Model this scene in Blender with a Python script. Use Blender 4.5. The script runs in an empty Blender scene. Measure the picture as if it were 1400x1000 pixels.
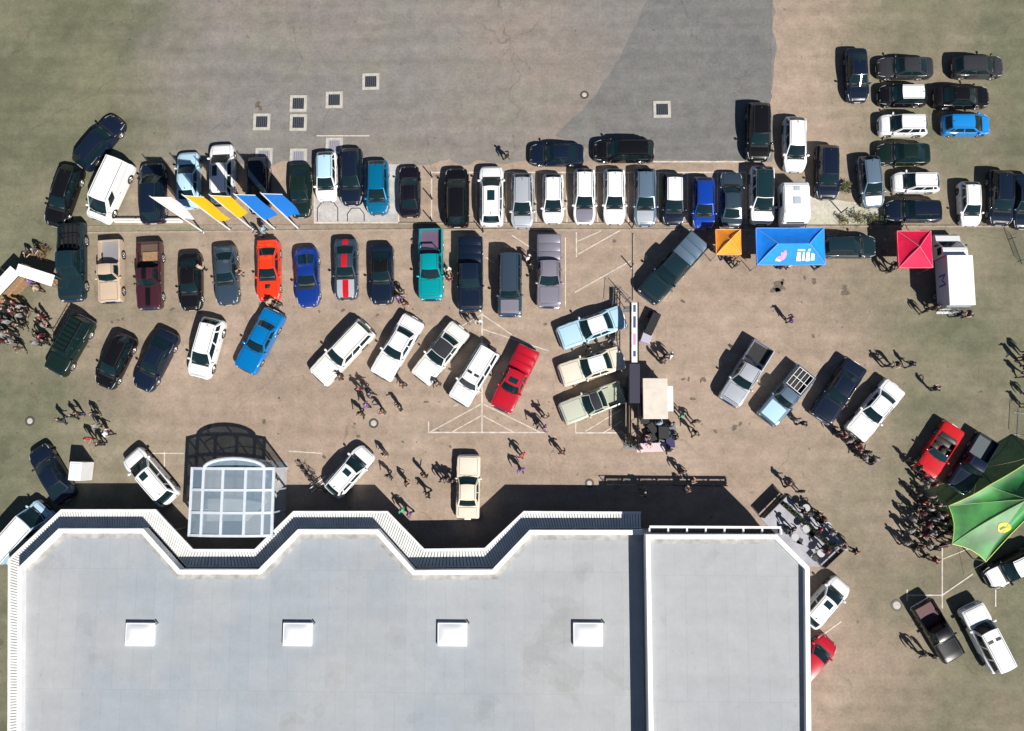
import bpy, bmesh, math, random
from mathutils import Matrix, Vector
random.seed(7)
SC = bpy.context.scene
COL = SC.collection
R = math.radians

# ------------------------------------------------------------------ camera
F, CAMH = 1079.0, 65.0                       # focal length in photo pixels (1400 wide), drone height
ROT = Matrix.Rotation(math.atan(120 / F), 3, 'X') @ Matrix.Rotation(math.atan(30 / F), 3, 'Y')
cam = bpy.data.cameras.new('drone_camera')
cam.sensor_width = 36.0
cam.lens = 36.0 * F / 1400.0
cam.clip_end = 2000
cam_o = bpy.data.objects.new('drone_camera', cam)
cam_o.matrix_world = Matrix.Translation((0, 0, CAMH)) @ ROT.to_4x4()
COL.objects.link(cam_o)
SC.camera = cam_o

# ------------------------------------------------------------------ light
EL = R(46.5)
AZ = (0.63, -0.777)                           # ground direction towards the sun
SUN = Vector((AZ[0] * math.cos(EL), AZ[1] * math.cos(EL), math.sin(EL)))
world = bpy.data.worlds.new('World')
SC.world = world
world.use_nodes = True
wn = world.node_tree
sky = wn.nodes.new('ShaderNodeTexSky')
sky.sky_type = 'NISHITA'
sky.sun_disc = False
sky.altitude = 2500
sky.sun_elevation = EL
sky.sun_rotation = math.atan2(AZ[0], AZ[1])
wn.links.new(sky.outputs[0], wn.nodes['Background'].inputs[0])
wn.nodes['Background'].inputs[1].default_value = 0.05
sun = bpy.data.lights.new('sun', 'SUN')
sun.energy = 5.0
sun.angle = R(0.5)
sun.color = (1.0, 0.955, 0.89)
sun_o = bpy.data.objects.new('sun', sun)
sun_o.rotation_euler = SUN.to_track_quat('Z', 'Y').to_euler()
sun_o.location = SUN * 80
COL.objects.link(sun_o)
SC.view_settings.view_transform = 'Standard'
SC.view_settings.look = 'None'
SC.view_settings.exposure = 0.4
SC.view_settings.gamma = 1.0


def G(px, py, z=0.0):
    """point of the place seen at a photo pixel, at height z"""
    d = ROT @ Vector((px - 700, 500 - py, -F))
    t = (z - CAMH) / d.z
    return Vector((d.x * t, d.y * t, z))


def ang(hx, hy):
    return math.atan2(-hy, hx)


# ------------------------------------------------------------------ materials
MATS = {}


def principled(name):
    m = bpy.data.materials.new(name)
    m.use_nodes = True
    return m, m.node_tree, m.node_tree.nodes['Principled BSDF']


def mat(name, col=(.5, .5, .5), rough=.6, metal=0., coat=0., spec=.5, noise=0., nscale=3., bump=0., emit=None):
    if name in MATS:
        return MATS[name]
    m, nt, b = principled(name)
    b.inputs['Base Color'].default_value = (*col, 1)
    b.inputs['Roughness'].default_value = rough
    b.inputs['Metallic'].default_value = metal
    b.inputs['Coat Weight'].default_value = coat
    b.inputs['Coat Roughness'].default_value = .04
    b.inputs['Specular IOR Level'].default_value = spec
    if noise or bump:
        tc = nt.nodes.new('ShaderNodeTexCoord')
        nz = nt.nodes.new('ShaderNodeTexNoise')
        nz.inputs['Scale'].default_value = nscale
        nz.inputs['Detail'].default_value = 6
        nt.links.new(tc.outputs['Object'], nz.inputs['Vector'])
        if noise:
            mr = nt.nodes.new('ShaderNodeMapRange')
            mr.inputs['From Min'].default_value = .3
            mr.inputs['From Max'].default_value = .7
            mr.inputs['To Min'].default_value = 1 - noise
            mr.inputs['To Max'].default_value = 1 + noise
            nt.links.new(nz.outputs['Fac'], mr.inputs['Value'])
            mx = nt.nodes.new('ShaderNodeMix')
            mx.data_type = 'RGBA'
            mx.blend_type = 'MULTIPLY'
            mx.inputs['Factor'].default_value = 1
            mx.inputs['A'].default_value = (*col, 1)
            cb = nt.nodes.new('ShaderNodeCombineColor')
            for i in range(3):
                nt.links.new(mr.outputs[0], cb.inputs[i])
            nt.links.new(cb.outputs[0], mx.inputs['B'])
            nt.links.new(mx.outputs['Result'], b.inputs['Base Color'])
        if bump:
            bp = nt.nodes.new('ShaderNodeBump')
            bp.inputs['Strength'].default_value = bump
            bp.inputs['Distance'].default_value = .02
            nt.links.new(nz.outputs['Fac'], bp.inputs['Height'])
            nt.links.new(bp.outputs[0], b.inputs['Normal'])
    MATS[name] = m
    return m


def seams(nt, geo, c, mix, rng, val):
    """lap joints of roofing sheets, 1.5 m apart, and each sheet a little different in tone"""
    br = nt.nodes.new('ShaderNodeTexBrick')
    br.inputs['Scale'].default_value = 1
    br.inputs['Brick Width'].default_value = 1.5
    br.inputs['Row Height'].default_value = 9.0
    br.inputs['Mortar Size'].default_value = .022
    br.inputs['Color1'].default_value = (1, 1, 1, 1)
    br.inputs['Color2'].default_value = (.955, .957, .96, 1)
    br.inputs['Mortar'].default_value = (.89, .89, .89, 1)
    nt.links.new(geo.outputs['Position'], br.inputs['Vector'])
    # dried puddles: pale rims and slightly darker middles
    pn = nt.nodes.new('ShaderNodeTexNoise')
    pn.inputs['Scale'].default_value = .22
    pn.inputs['Detail'].default_value = 5
    nt.links.new(geo.outputs['Position'], pn.inputs['Vector'])
    c = mix(rng(pn.outputs['Fac'], .60, .615, 0, .55), c, mix(1., c, (.90, .89, .87), 'MULTIPLY'))
    c = mix(rng(pn.outputs['Fac'], .655, .665, 0, .6), c, mix(1., c, (.90, .90, .89), 'MULTIPLY'))
    return mix(1., c, br.outputs['Color'], 'MULTIPLY')


def ground_mat(name, c1, c2, c3, zone=None, zc=None, fine=.27, top=None, cracks=True, mott=1.):
    """weathered asphalt: two broad tones, mottling, fine grain, small dark stains; optional zone of other tones towards the sides"""
    m, nt, b = principled(name)
    N, Lk = nt.nodes.new, nt.links.new
    geo = N('ShaderNodeNewGeometry')

    def noise(scale, detail=5, rough=.55, off=0):
        n = N('ShaderNodeTexNoise')
        n.inputs['Scale'].default_value = scale
        n.inputs['Detail'].default_value = detail
        n.inputs['Roughness'].default_value = rough
        mp = N('ShaderNodeMapping')
        mp.inputs['Location'].default_value = (off, off * 1.7, 0)
        Lk(geo.outputs['Position'], mp.inputs['Vector'])
        Lk(mp.outputs[0], n.inputs['Vector'])
        return n.outputs['Fac']

    def rng(v, a, bb, lo=0, hi=1):
        r = N('ShaderNodeMapRange')
        for k, x in zip(('From Min', 'From Max', 'To Min', 'To Max'), (a, bb, lo, hi)):
            r.inputs[k].default_value = x
        Lk(v, r.inputs['Value'])
        return r.outputs[0]

    def mix(f, a, bb, mode='MIX'):
        x = N('ShaderNodeMix')
        x.data_type = 'RGBA'
        x.blend_type = mode
        for k, v in (('Factor', f), ('A', a), ('B', bb)):
            if isinstance(v, (tuple, float, int)):
                x.inputs[k].default_value = (*v, 1) if isinstance(v, tuple) else v
            else:
                Lk(v, x.inputs[k])
        return x.outputs['Result']

    def val(v):
        c = N('ShaderNodeCombineColor')
        for i in range(3):
            Lk(v, c.inputs[i])
        return c.outputs[0]

    def add(a, bb, op='ADD'):
        n = N('ShaderNodeMath')
        n.operation = op
        for i, v in enumerate((a, bb)):
            if isinstance(v, (float, int)):
                n.inputs[i].default_value = v
            else:
                Lk(v, n.inputs[i])
        return n.outputs[0]
    c = mix(rng(noise(.05, 4, .5), .42, .58), c1, c2)
    c = mix(rng(noise(.13, 5, .6, 31), .5, .68), c, c3)
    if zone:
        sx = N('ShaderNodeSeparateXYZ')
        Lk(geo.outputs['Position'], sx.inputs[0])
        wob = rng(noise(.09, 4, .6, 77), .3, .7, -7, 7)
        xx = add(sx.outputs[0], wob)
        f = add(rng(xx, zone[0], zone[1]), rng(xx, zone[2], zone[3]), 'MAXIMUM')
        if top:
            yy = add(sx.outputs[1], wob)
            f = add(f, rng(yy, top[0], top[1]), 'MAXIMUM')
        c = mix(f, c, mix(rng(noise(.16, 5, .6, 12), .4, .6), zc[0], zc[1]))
    # tyre scuffs along x, grain, spots
    st = N('ShaderNodeTexNoise')
    st.inputs['Scale'].default_value = 1.
    st.inputs['Detail'].default_value = 4
    mp = N('ShaderNodeMapping')
    mp.inputs['Scale'].default_value = (.07, .9, 1)
    Lk(geo.outputs['Position'], mp.inputs['Vector'])
    Lk(mp.outputs[0], st.inputs['Vector'])
    c = mix(1., c, val(rng(st.outputs['Fac'], .3, .7, 1 - .12 * mott, 1 + .09 * mott)), 'MULTIPLY')
    c = mix(1., c, val(rng(noise(.9, 7, .65, 5), .3, .7, 1 - .17 * mott, 1 + .14 * mott)), 'MULTIPLY')
    c = mix(1., c, val(rng(noise(4.5, 8, .8, 3), .25, .75, 1 - fine, 1 + fine)), 'MULTIPLY')
    spots = rng(noise(1.5, 4, .6, 200), .66, .74)
    spots = add(spots, mott, 'MULTIPLY')
    c = mix(spots, c, mix(1., c, (.55, .53, .5), 'MULTIPLY'))
    # tar-filled cracks
    if not cracks:
        c = seams(nt, geo, c, mix, rng, val)
    vo = N('ShaderNodeTexVoronoi')
    vo.feature = 'DISTANCE_TO_EDGE'
    vo.inputs['Scale'].default_value = .085
    wv = N('ShaderNodeTexNoise')
    wv.inputs['Scale'].default_value = .6
    wv.inputs['Detail'].default_value = 4
    Lk(geo.outputs['Position'], wv.inputs['Vector'])
    av = N('ShaderNodeVectorMath')
    av.operation = 'MULTIPLY_ADD'
    Lk(wv.outputs['Color'], av.inputs[0])
    av.inputs[1].default_value = (2.2, 2.2, 0)
    Lk(geo.outputs['Position'], av.inputs[2])
    Lk(av.outputs[0], vo.inputs['Vector'])
    crack = rng(vo.outputs['Distance'], .0, .0045, 1, 0)
    crack = add(crack, rng(noise(.2, 3, .5, 60), .45, .6), 'MULTIPLY')
    c = mix(add(crack, .45 if cracks else 0., 'MULTIPLY'), c, mix(1., c, (.35, .34, .33), 'MULTIPLY'))
    Lk(c, b.inputs['Base Color'])
    b.inputs['Roughness'].default_value = .9
    b.inputs['Specular IOR Level'].default_value = .25
    bp = N('ShaderNodeBump')
    bp.inputs['Strength'].default_value = .35
    bp.inputs['Distance'].default_value = .03
    Lk(noise(22, 8, .8, 9), bp.inputs['Height'])
    Lk(bp.outputs[0], b.inputs['Normal'])
    MATS[name] = m
    return m


OLIVE = ((.120, .123, .077), (.168, .162, .106))  # two olive tones, mixed in towards the left and right sides
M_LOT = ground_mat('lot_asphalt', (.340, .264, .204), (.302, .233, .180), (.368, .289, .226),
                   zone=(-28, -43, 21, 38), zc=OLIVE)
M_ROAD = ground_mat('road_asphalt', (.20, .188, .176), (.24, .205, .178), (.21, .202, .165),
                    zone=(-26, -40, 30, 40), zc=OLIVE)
M_PATCH = ground_mat('patch_asphalt', (.160, .157, .152), (.168, .164, .155), (.18, .177, .163))
M_PAVE = ground_mat('terrace_paving', (.40, .40, .44), (.37, .37, .41), (.43, .43, .46), fine=.12)
M_KERBBED = ground_mat('planting_soil', (.24, .19, .14), (.30, .24, .18), (.20, .19, .12), fine=.35)
M_ROOF = ground_mat('roof_membrane', (.315, .345, .375), (.375, .385, .395), (.35, .365, .378), fine=.05, cracks=False, mott=.32)

M_GLASS = mat('car_glass', (.008, .028, .034), .03, 0, 0, .75)
M_TYRE = mat('tyre_rubber', (.012, .012, .012), .8)
M_RIM = mat('alloy_rim', (.55, .55, .56), .25, .9)
M_DARK = mat('dark_plastic', (.014, .014, .015), .55)
M_CHROME = mat('chrome', (.75, .75, .76), .08, 1.)
M_HEAD = mat('headlight_glass', (.75, .78, .8), .06, .3, 1.)
M_TAIL = mat('taillight_red', (.16, .006, .006), .15, 0, .8)
M_PLATE = mat('plate_white', (.7, .7, .68), .5)
M_WHITE = mat('white_paint', (.78, .78, .77), .45, noise=.05, nscale=2)
M_LINE = mat('line_paint', (.54, .48, .415), .8, noise=.25, nscale=2.5)
M_KERB = mat('kerb_stone', (.30, .25, .20), .9, noise=.15, nscale=3)
M_STEEL = mat('steel', (.42, .43, .44), .35, .8)
M_BLACKSTEEL = mat('black_steel', (.02, .02, .022), .4, .5)
M_CONC = mat('concrete', (.42, .40, .355), .9, noise=.14, nscale=4, bump=.3)
M_WOOD = mat('wood', (.28, .17, .09), .7, noise=.25, nscale=6)
M_ALU = mat('alu_coping', (.76, .76, .76), .45, .0, noise=.10, nscale=.9)
M_LOUVRE = mat('louvre_white', (.72, .72, .70), .5, noise=.12, nscale=1.2)
M_WALL = mat('wall_render', (.42, .42, .41), .9, noise=.08, nscale=1)
M_SEAT = mat('seat_leather', (.03, .028, .026), .5)


def glass_mat(name, tint, keep=.55):
    m, nt, b = principled(name)
    N, Lk = nt.nodes.new, nt.links.new
    b.inputs['Base Color'].default_value = (*tint, 1)
    b.inputs['Roughness'].default_value = .06
    b.inputs['Specular IOR Level'].default_value = .8
    t = N('ShaderNodeBsdfTransparent')
    t.inputs[0].default_value = (.72, .80, .80, 1)
    mx = N('ShaderNodeMixShader')
    mx.inputs[0].default_value = keep
    Lk(t.outputs[0], mx.inputs[1])
    Lk(b.outputs[0], mx.inputs[2])
    Lk(mx.outputs[0], nt.nodes['Material Output'].inputs[0])
    return m


M_PANE = glass_mat('roof_glazing', (.22, .30, .38), .6)
M_CGLASS = glass_mat('car_window', (.008, .026, .032), .62)
[n for n in M_CGLASS.node_tree.nodes if n.type == 'BSDF_TRANSPARENT'][0].inputs[0].default_value = (.50, .66, .66, 1)
M_CGLASS.node_tree.nodes['Principled BSDF'].inputs['Roughness'].default_value = .03
M_DASH = mat('dashboard_grey', (.05, .05, .052), .7)
SEATS = [mat('seat_grey', (.10, .10, .105), .8), mat('seat_leather', (.03, .028, .026), .5), mat('seat_beige', (.30, .23, .16), .7), mat('seat_black', (.02, .02, .022), .7)]
M_OPAL = mat('opal_dome', (.72, .74, .76), .18, 0, .6)

PAINTS = {
    'black': (.006, .006, .007), 'navy': (.006, .012, .028), 'darkteal': (.008, .024, .032), 'darkgreen': (.006, .018, .014),
    'white': (.80, .80, .80), 'offwhite': (.78, .76, .70), 'cream': (.74, .66, .53), 'silver': (.46, .49, .53),
    'paleblue': (.42, .62, .74), 'steel': (.13, .19, .26), 'grey': (.17, .17, .18), 'charcoal': (.035, .036, .04),
    'blue': (.01, .10, .42), 'vividblue': (.005, .055, .40), 'skyblue': (.0, .19, .52), 'azure': (.01, .22, .60),
    'turquoise': (.0, .33, .36), 'red': (.50, .008, .012), 'orangered': (.72, .035, .006), 'crimson': (.45, .006, .02),
    'beige': (.52, .40, .29), 'maroon': (.05, .012, .018), 'mauve': (.25, .235, .285), 'plum': (.008, .006, .012),
    'sage': (.50, .52, .42), 'brown': (.06, .03, .03), 'midblue': (.0, .15, .30), 'slate': (.03, .05, .075), 'deepblue': (.004, .028, .20),
}


def paint(name):
    c = PAINTS[name]
    k = 'paint_' + name
    dark = max(c) < .05
    return MATS.get(k) or mat(k, c, .28, .25 if name in ('silver', 'steel', 'mauve', 'skyblue', 'midblue', 'turquoise', 'vividblue', 'blue') else 0., .45 if dark else 1., .3 if dark else .5)


# ------------------------------------------------------------------ mesh helpers
class MB:
    def __init__(s):
        s.v, s.f = [], []

    def add(s, vs, fs):
        n = len(s.v)
        s.v += [tuple(v) for v in vs]
        s.f += [tuple(i + n for i in f) for f in fs]
        return s

    def box(s, x0, x1, y0, y1, z0, z1, M=None):
        vs = [(x, y, z) for z in (z0, z1) for y in (y0, y1) for x in (x0, x1)]
        if M:
            vs = [M @ Vector(v) for v in vs]
        return s.add(vs, [(0, 2, 3, 1), (4, 5, 7, 6), (0, 1, 5, 4), (2, 6, 7, 3), (0, 4, 6, 2), (1, 3, 7, 5)])

    def bbox(s, x0, x1, y0, y1, z0, z1, b=.03):
        """box with chamfered top and vertical edges"""
        def ring(i, z):
            a, c, d, e = x0 + i, x1 - i, y0 + i, y1 - i
            k = b
            return [(a + k, d, z), (c - k, d, z), (c, d + k, z), (c, e - k, z), (c - k, e, z), (a + k, e, z), (a, e - k, z), (a, d + k, z)]
        vs = ring(0, z0) + ring(0, z1 - b) + ring(b, z1)
        fs = [tuple(reversed(range(8))), tuple(range(16, 24))]
        for r in (0, 8):
            for i in range(8):
                j = (i + 1) % 8
                fs.append((r + i, r + j, r + 8 + j, r + 8 + i))
        return s.add(vs, fs)

    def tube(s, pts, r, n=6, caps=True):
        pts = [Vector(p) for p in pts]
        rr = r if isinstance(r, (list, tuple)) else [r] * len(pts)
        base = len(s.v)
        for i, p in enumerate(pts):
            d = (pts[min(i + 1, len(pts) - 1)] - pts[max(i - 1, 0)]).normalized()
            a = d.cross(Vector((0, 0, 1)) if abs(d.z) < .9 else Vector((1, 0, 0))).normalized()
            b = d.cross(a)
            for k in range(n):
                t = 2 * math.pi * k / n
                s.v.append(tuple(p + (a * math.cos(t) + b * math.sin(t)) * rr[i]))
        for i in range(len(pts) - 1):
            for k in range(n):
                j = (k + 1) % n
                s.f.append((base + i * n + k, base + i * n + j, base + (i + 1) * n + j, base + (i + 1) * n + k))
        if caps:
            s.f.append(tuple(base + k for k in reversed(range(n))))
            s.f.append(tuple(base + (len(pts) - 1) * n + k for k in range(n)))
        return s

    def lathe(s, prof, n=20, M=None, close=True):
        base = len(s.v)
        for r, z in prof:
            for k in range(n):
                t = 2 * math.pi * k / n
                v = Vector((r * math.cos(t), r * math.sin(t), z))
                s.v.append(tuple(M @ v if M else v))
        for i in range(len(prof) - 1):
            for k in range(n):
                j = (k + 1) % n
                s.f.append((base + i * n + k, base + i * n + j, base + (i + 1) * n + j, base + (i + 1) * n + k))
        if close:
            s.f.append(tuple(base + k for k in reversed(range(n))))
            s.f.append(tuple(base + (len(prof) - 1) * n + k for k in range(n)))
        return s

    def prism(s, poly, z0, z1):
        n = len(poly)
        vs = [(p[0], p[1], z0) for p in poly] + [(p[0], p[1], z1) for p in poly]
        a = sum(poly[i][0] * poly[(i + 1) % n][1] - poly[(i + 1) % n][0] * poly[i][1] for i in range(n))
        fs = [tuple(reversed(range(n))), tuple(range(n, 2 * n))] + [(i, (i + 1) % n, (i + 1) % n + n, i + n) for i in range(n)]
        if a < 0:
            fs = [tuple(reversed(f)) for f in fs]
        return s.add(vs, fs)

    def mesh(s, name, smooth=None):
        m = bpy.data.meshes.new(name)
        m.from_pydata(s.v, [], s.f)
        m.update()
        if smooth:
            m.polygons.foreach_set('use_smooth', [True] * len(m.polygons))
            m.set_sharp_from_angle(angle=R(smooth))
        m.materials.append(None)
        return m


def place(name, mesh, material, parent=None, loc=(0, 0, 0), rz=0., scale=None):
    o = bpy.data.objects.new(name, mesh)
    COL.objects.link(o)
    if len(mesh.materials) == 0:
        mesh.materials.append(None)
    s = o.material_slots[0]
    s.link = 'OBJECT'
    s.material = material
    if parent:
        o.parent = parent
    o.location = loc
    o.rotation_euler = (0, 0, rz)
    if scale:
        o.scale = scale
    return o


def build(name, mb, material, parent=None, smooth=None, loc=(0, 0, 0), rz=0.):
    return place(name, mb.mesh(name, smooth), material, parent, loc, rz)


def thing(name, label, cat, loc=(0, 0, 0), rz=0., group=None):
    o = bpy.data.objects.new(name, None)
    o.empty_display_size = .3
    COL.objects.link(o)
    o.location = loc
    o.rotation_euler = (0, 0, rz)
    return tag(o, label, cat, group)


def tag(o, label, cat, group=None):
    o['label'] = label
    o['category'] = cat
    if group:
        o['group'] = group
    return o


def structure(o, kind='structure'):
    o['kind'] = kind
    return o


def sheet(name, poly, z, material, parent=None):
    n = len(poly)
    a = sum(poly[i][0] * poly[(i + 1) % n][1] - poly[(i + 1) % n][0] * poly[i][1] for i in range(n))
    p = poly if a > 0 else list(reversed(poly))
    mb = MB().add([(q[0], q[1], z) for q in p], [tuple(range(n))])
    return build(name, mb, material, parent)


def line_sheet(name, a, b, w, z, material, parent=None):
    a, b = Vector((a[0], a[1])), Vector((b[0], b[1]))
    d = (b - a).normalized()
    nrm = Vector((-d.y, d.x)) * w / 2
    return sheet(name, [a - nrm, b - nrm, b + nrm, a + nrm], z, material, parent)


# ================================================================== SETTING
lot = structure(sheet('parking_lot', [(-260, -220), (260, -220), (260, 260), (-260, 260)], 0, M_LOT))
road_poly = [G(-600, 224), G(1055, 222), G(1056, 160), G(1058, 90), G(1075, -900), G(-600, -900)]



def ragged(px, amp=.10, step=.6):
    """polygon through photo pixels with uneven, hand-laid edges"""
    P = [G(*p) for p in px]
    rg = random.Random(5)
    out = []
    for a, b in zip(P, P[1:] + P[:1]):
        n = max(1, int((b - a).length / step))
        d = (b - a).normalized()
        for k in range(n):
            q = a.lerp(b, k / n)
            w = rg.uniform(-amp, amp) if k else 0
            out.append((q.x - d.y * w, q.y + d.x * w))
    return out


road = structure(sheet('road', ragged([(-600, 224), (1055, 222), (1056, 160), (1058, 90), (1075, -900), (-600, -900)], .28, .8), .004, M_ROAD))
patch = structure(sheet('asphalt_patch', ragged([(758, 186), (800, 148), (838, 96), (905, -40), (1058, -40), (1054, 150), (1051, 219), (905, 219), (835, 214)]), .008, M_PATCH))

# display bay with pale paving, and the strip of planting between the rows
pad = structure(sheet('display_paving', [G(430, 225), G(545, 225), G(545, 305), G(430, 305)], .010, ground_mat('pale_paving', (.42, .40, .385), (.45, .43, .41), (.40, .39, .38))))
strip = structure(build('planting_strip', MB().prism([G(545, 307), G(1062, 307), G(1062, 314), G(545, 314)], 0, .05), M_KERBBED))
strip2 = structure(build('planting_strip', MB().prism([G(116, 309), G(545, 306.5), G(545, 314), G(116, 318)], 0, .05), M_KERBBED))


def kerb(a, b, n=None, h=.12, w=.14, m=None):
    a, b = Vector(G(*a)), Vector(G(*b))
    L = (b - a).length
    n = n or max(1, int(L / 1.0))
    root = structure(bpy.data.objects.new('kerb', None))
    COL.objects.link(root)
    root.location = a
    root.rotation_euler = (0, 0, math.atan2(b.y - a.y, b.x - a.x))
    s = L / n
    me = MB().bbox(.006, s - .006, -w / 2, w / 2, 0, h, .015).mesh('kerb_stone')
    for i in range(n):
        place('kerb_stone', me, m or M_KERB, root, (i * s, 0, random.uniform(-.006, .006)))
    return root


kerb((545, 314.5), (1062, 314.5))
kerb((116, 318.5), (545, 314.5))
kerb((545, 306), (1062, 306))
kerb((158, 304), (250, 304), m=M_WHITE, h=.25)
kerb((866, 320), (866, 412))
kerb((1066, 310), (1396, 310))
bed = structure(sheet('planting_bed', [G(1105, 268), G(1218, 284), G(1212, 307), G(1068, 307), G(1068, 302), G(1105, 300)], .010, ground_mat('dry_grass', (.44, .43, .33), (.40, .39, .27), (.5, .47, .4), fine=.35)))

# painted markings -------------------------------------------------------
Z = .014
lines = []
for x in [590, 651, 692, 733, 775, 817, 859, 900, 940, 981, 1020]:
    lines.append(((x, 236), (x, 304), .11))
lines += [((588, 236), (1020, 236), .11), ((893, 221.5), (1018, 221.5), .12), ((433, 186), (505, 186), .1),
          ((659, 428), (659, 592), .12), ((585, 591.5), (745, 591.5), .12), ((586, 576), (586, 592), .1),
          ((659, 552), (588, 591), .09), ((659, 552), (738, 591), .09), ((659, 568), (618, 591), .09), ((659, 568), (702, 591), .09),
          ((659, 536), (620, 556), .09), ((659, 430), (590, 470), .09), ((659, 450), (750, 480), .09), ((659, 430), (700, 458), .09),
          ((787, 592), (850, 592), .12), ((787, 592), (787, 560), .1), ((800, 590), (850, 560), .09), ((825, 592), (850, 576), .09),
          ((788, 318), (788, 352), .11), ((790, 348), (850, 314), .1), ((786, 400), (862, 357), .1), ((790, 330), (822, 316), .09), ((700, 322), (735, 345), .09), ((664, 352), (676, 360), .09),
          ((773, 325), (773, 420), .09), ((225, 640), (225, 618), .1), ((200, 620), (252, 620), .1), ((395, 617), (440, 620), .1),
          ((1240, 814), (1288, 814), .1), ((1288, 745), (1288, 832), .1), ((1288, 814), (1330, 785), .1), ((1240, 806), (1240, 822), .1), ((1361, 806), (1361, 830), .1),
          ((1288, 765), (1330, 748), .08), ((1122, 870), (1150, 850), .1), ((430, 225), (430, 305), .1), ((545, 225), (545, 305), .12), ((430, 305), (545, 305), .12)]
for k, (a, b, w) in enumerate(lines):
    line_sheet('painted_line', G(*a), G(*b), w, Z + k * .0002, M_LINE, lot)
# parking blocks drawn in the pale bay
for (x0, x1, y0, y1) in [(434, 462, 277, 303), (475, 498, 285, 303)]:
    pts = [(x0, y1), (x0, y0 + 8), (x0 + 6, y0), (x1 - 6, y0), (x1, y0 + 8), (x1, y1)]
    for k, (p, q) in enumerate(zip(pts, pts[1:])):
        line_sheet('painted_line', G(*p), G(*q), .07, Z + .014 + k * .0003, M_DARK, pad)


def blob(name, px, py, r, m, z, parent, asp=1.):
    c = G(px, py)
    n = 14
    ph = random.uniform(0, 6)
    poly = []
    for i in range(n):
        t = 2 * math.pi * i / n
        rr = r * (1 + .28 * math.sin(2 * t + ph) + .18 * math.sin(5 * t + ph * 2) + random.uniform(-.12, .12))
        poly.append((c.x + rr * math.cos(t) * asp, c.y + rr * math.sin(t)))
    return sheet(name, poly, z, m, parent)


M_STAIN = mat('oil_stain', (.13, .10, .075), .7, noise=.35, nscale=5)
for (x, y, r) in [(1064, 392, .42), (1070, 386, .25), (1060, 397, .25), (1113, 385, .22), (1100, 380, .15), (1155, 394, .22), (1156, 401, .25), (1004, 585, .22), (1012, 580, .15), (978, 590, .15), (1112, 460, .14), (840, 330, .18), (1208, 345, .2), (352, 143, .3), (356, 148, .2)]:
    blob('oil_stain', x, y, r, M_STAIN, .0085, lot, random.uniform(.7, 1.5))

srnd = random.Random(9)
for k in range(70):                           # drips left in and in front of the bays
    x, y = srnd.choice([(srnd.uniform(140, 780), srnd.uniform(415, 445)), (srnd.uniform(900, 1250), srnd.uniform(380, 620)), (srnd.uniform(250, 860), srnd.uniform(540, 660)), (srnd.uniform(560, 1020), srnd.uniform(240, 300))])
    blob('oil_stain', x, y, srnd.uniform(.05, .17), M_STAIN, .0095 + k * .00002, lot, srnd.uniform(.6, 1.6))

# ------------------------------------------------------------------ light wells in the road (square pits with a grate)
def light_well(px, py, label, full=True, pale=False):
    c = G(px, py)
    t = thing('light_well', label, 'light well', (c.x, c.y, 0), R(random.uniform(-1, 1)), 'grated light wells in the road')
    s, w = .5, .24
    for k in range(4):
        M = Matrix.Rotation(k * math.pi / 2, 4, 'Z')
        mb = MB().box(-s - w, s, s, s + w, .0, .07, M)
        build('kerb_frame', mb, M_CONC, t)
    build('pit', MB().box(-s, s, -s, s, .0, .02), mat('pit_pale', (.30, .29, .34), .6) if pale else mat('pit_dark', (.02, .022, .035), .6), t)
    me = MB().box(-.018, .018, -s, s, .03, .06).mesh('grate_bar')
    for i in range(5):
        place('grate_bar', me, M_STEEL, t, (-s + (i + 1) * 2 * s / 6, 0, 0))


for x, y, l, p in [(358, 167, 'pale framed grate west of the stacked pair near the black spot', 0),
                   (408, 142, 'upper grate of the stacked pair of square light wells', 0),
                   (408, 168, 'lower grate of the stacked pair of square light wells', 0),
                   (457, 137, 'square grate north-east of the stacked pair of light wells', 0),
                   (507, 112, 'northernmost square grate in the grey road', 0),
                   (905, 150, 'lone square grate in the darker asphalt patch', 0),
                   (457, 200, 'pale grated well just above the silver hatchback', 1),
                   (361, 214, 'pale grated well just above the dark blue estate by the flags', 1),
                   (408, 215, 'pale grated well just above the dark green car', 1)]:
    light_well(x, y, l, pale=bool(p))


def manhole(px, py, label, r=.34):
    c = G(px, py)
    t = thing('manhole_cover', label, 'manhole', (c.x, c.y, 0), 0, 'manhole covers')
    build('rim', MB().lathe([(r + .07, .0), (r + .07, .022), (r - .1, .022), (r - .1, .01)], 24, close=False), mat('cast_iron', (.09, .08, .07), .6, .3), t, 30)
    build('lid', MB().lathe([(r - .1, .004), (r - .1, .018), (.0001, .02)], 24, close=False), mat('lid_concrete', (.45, .42, .38), .8, noise=.15), t, 30)


manhole(511, 579, 'round manhole cover south of the white classic saloon')
manhole(41, 576, 'round manhole cover in the olive asphalt on the left edge')
manhole(799, 130, 'bright round manhole cover in the road at the top', .3)
manhole(1226, 828, 'faint round manhole cover beside the white bay corner', .4)
manhole(806, 661, 'pale round cover at the edge of the building shadow', .3)


# ================================================================== BUILDINGS
def mitre(pts, d):
    """offset an open polyline to its right-hand side by d"""
    out = []
    n = len(pts)
    for i in range(n):
        p = Vector(pts[i][:2])
        nr = []
        for a, b in ((i - 1, i), (i, i + 1)):
            if a < 0 or b >= n:
                continue
            e = (Vector(pts[b][:2]) - Vector(pts[a][:2])).normalized()
            nr.append(Vector((e.y, -e.x)))
        if len(nr) == 1:
            out.append(p + nr[0] * d)
        else:
            m = (nr[0] + nr[1]).normalized()
            out.append(p + m * d / max(.3, m.dot(nr[0])))
    return out


def wall_strip(outer, inner, z0, z1):
    """solid band between two polylines"""
    segs = []
    for i in range(len(outer) - 1):
        segs.append(MB().prism([outer[i], outer[i + 1], inner[i + 1], inner[i]], z0, z1))
    return segs


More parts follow.
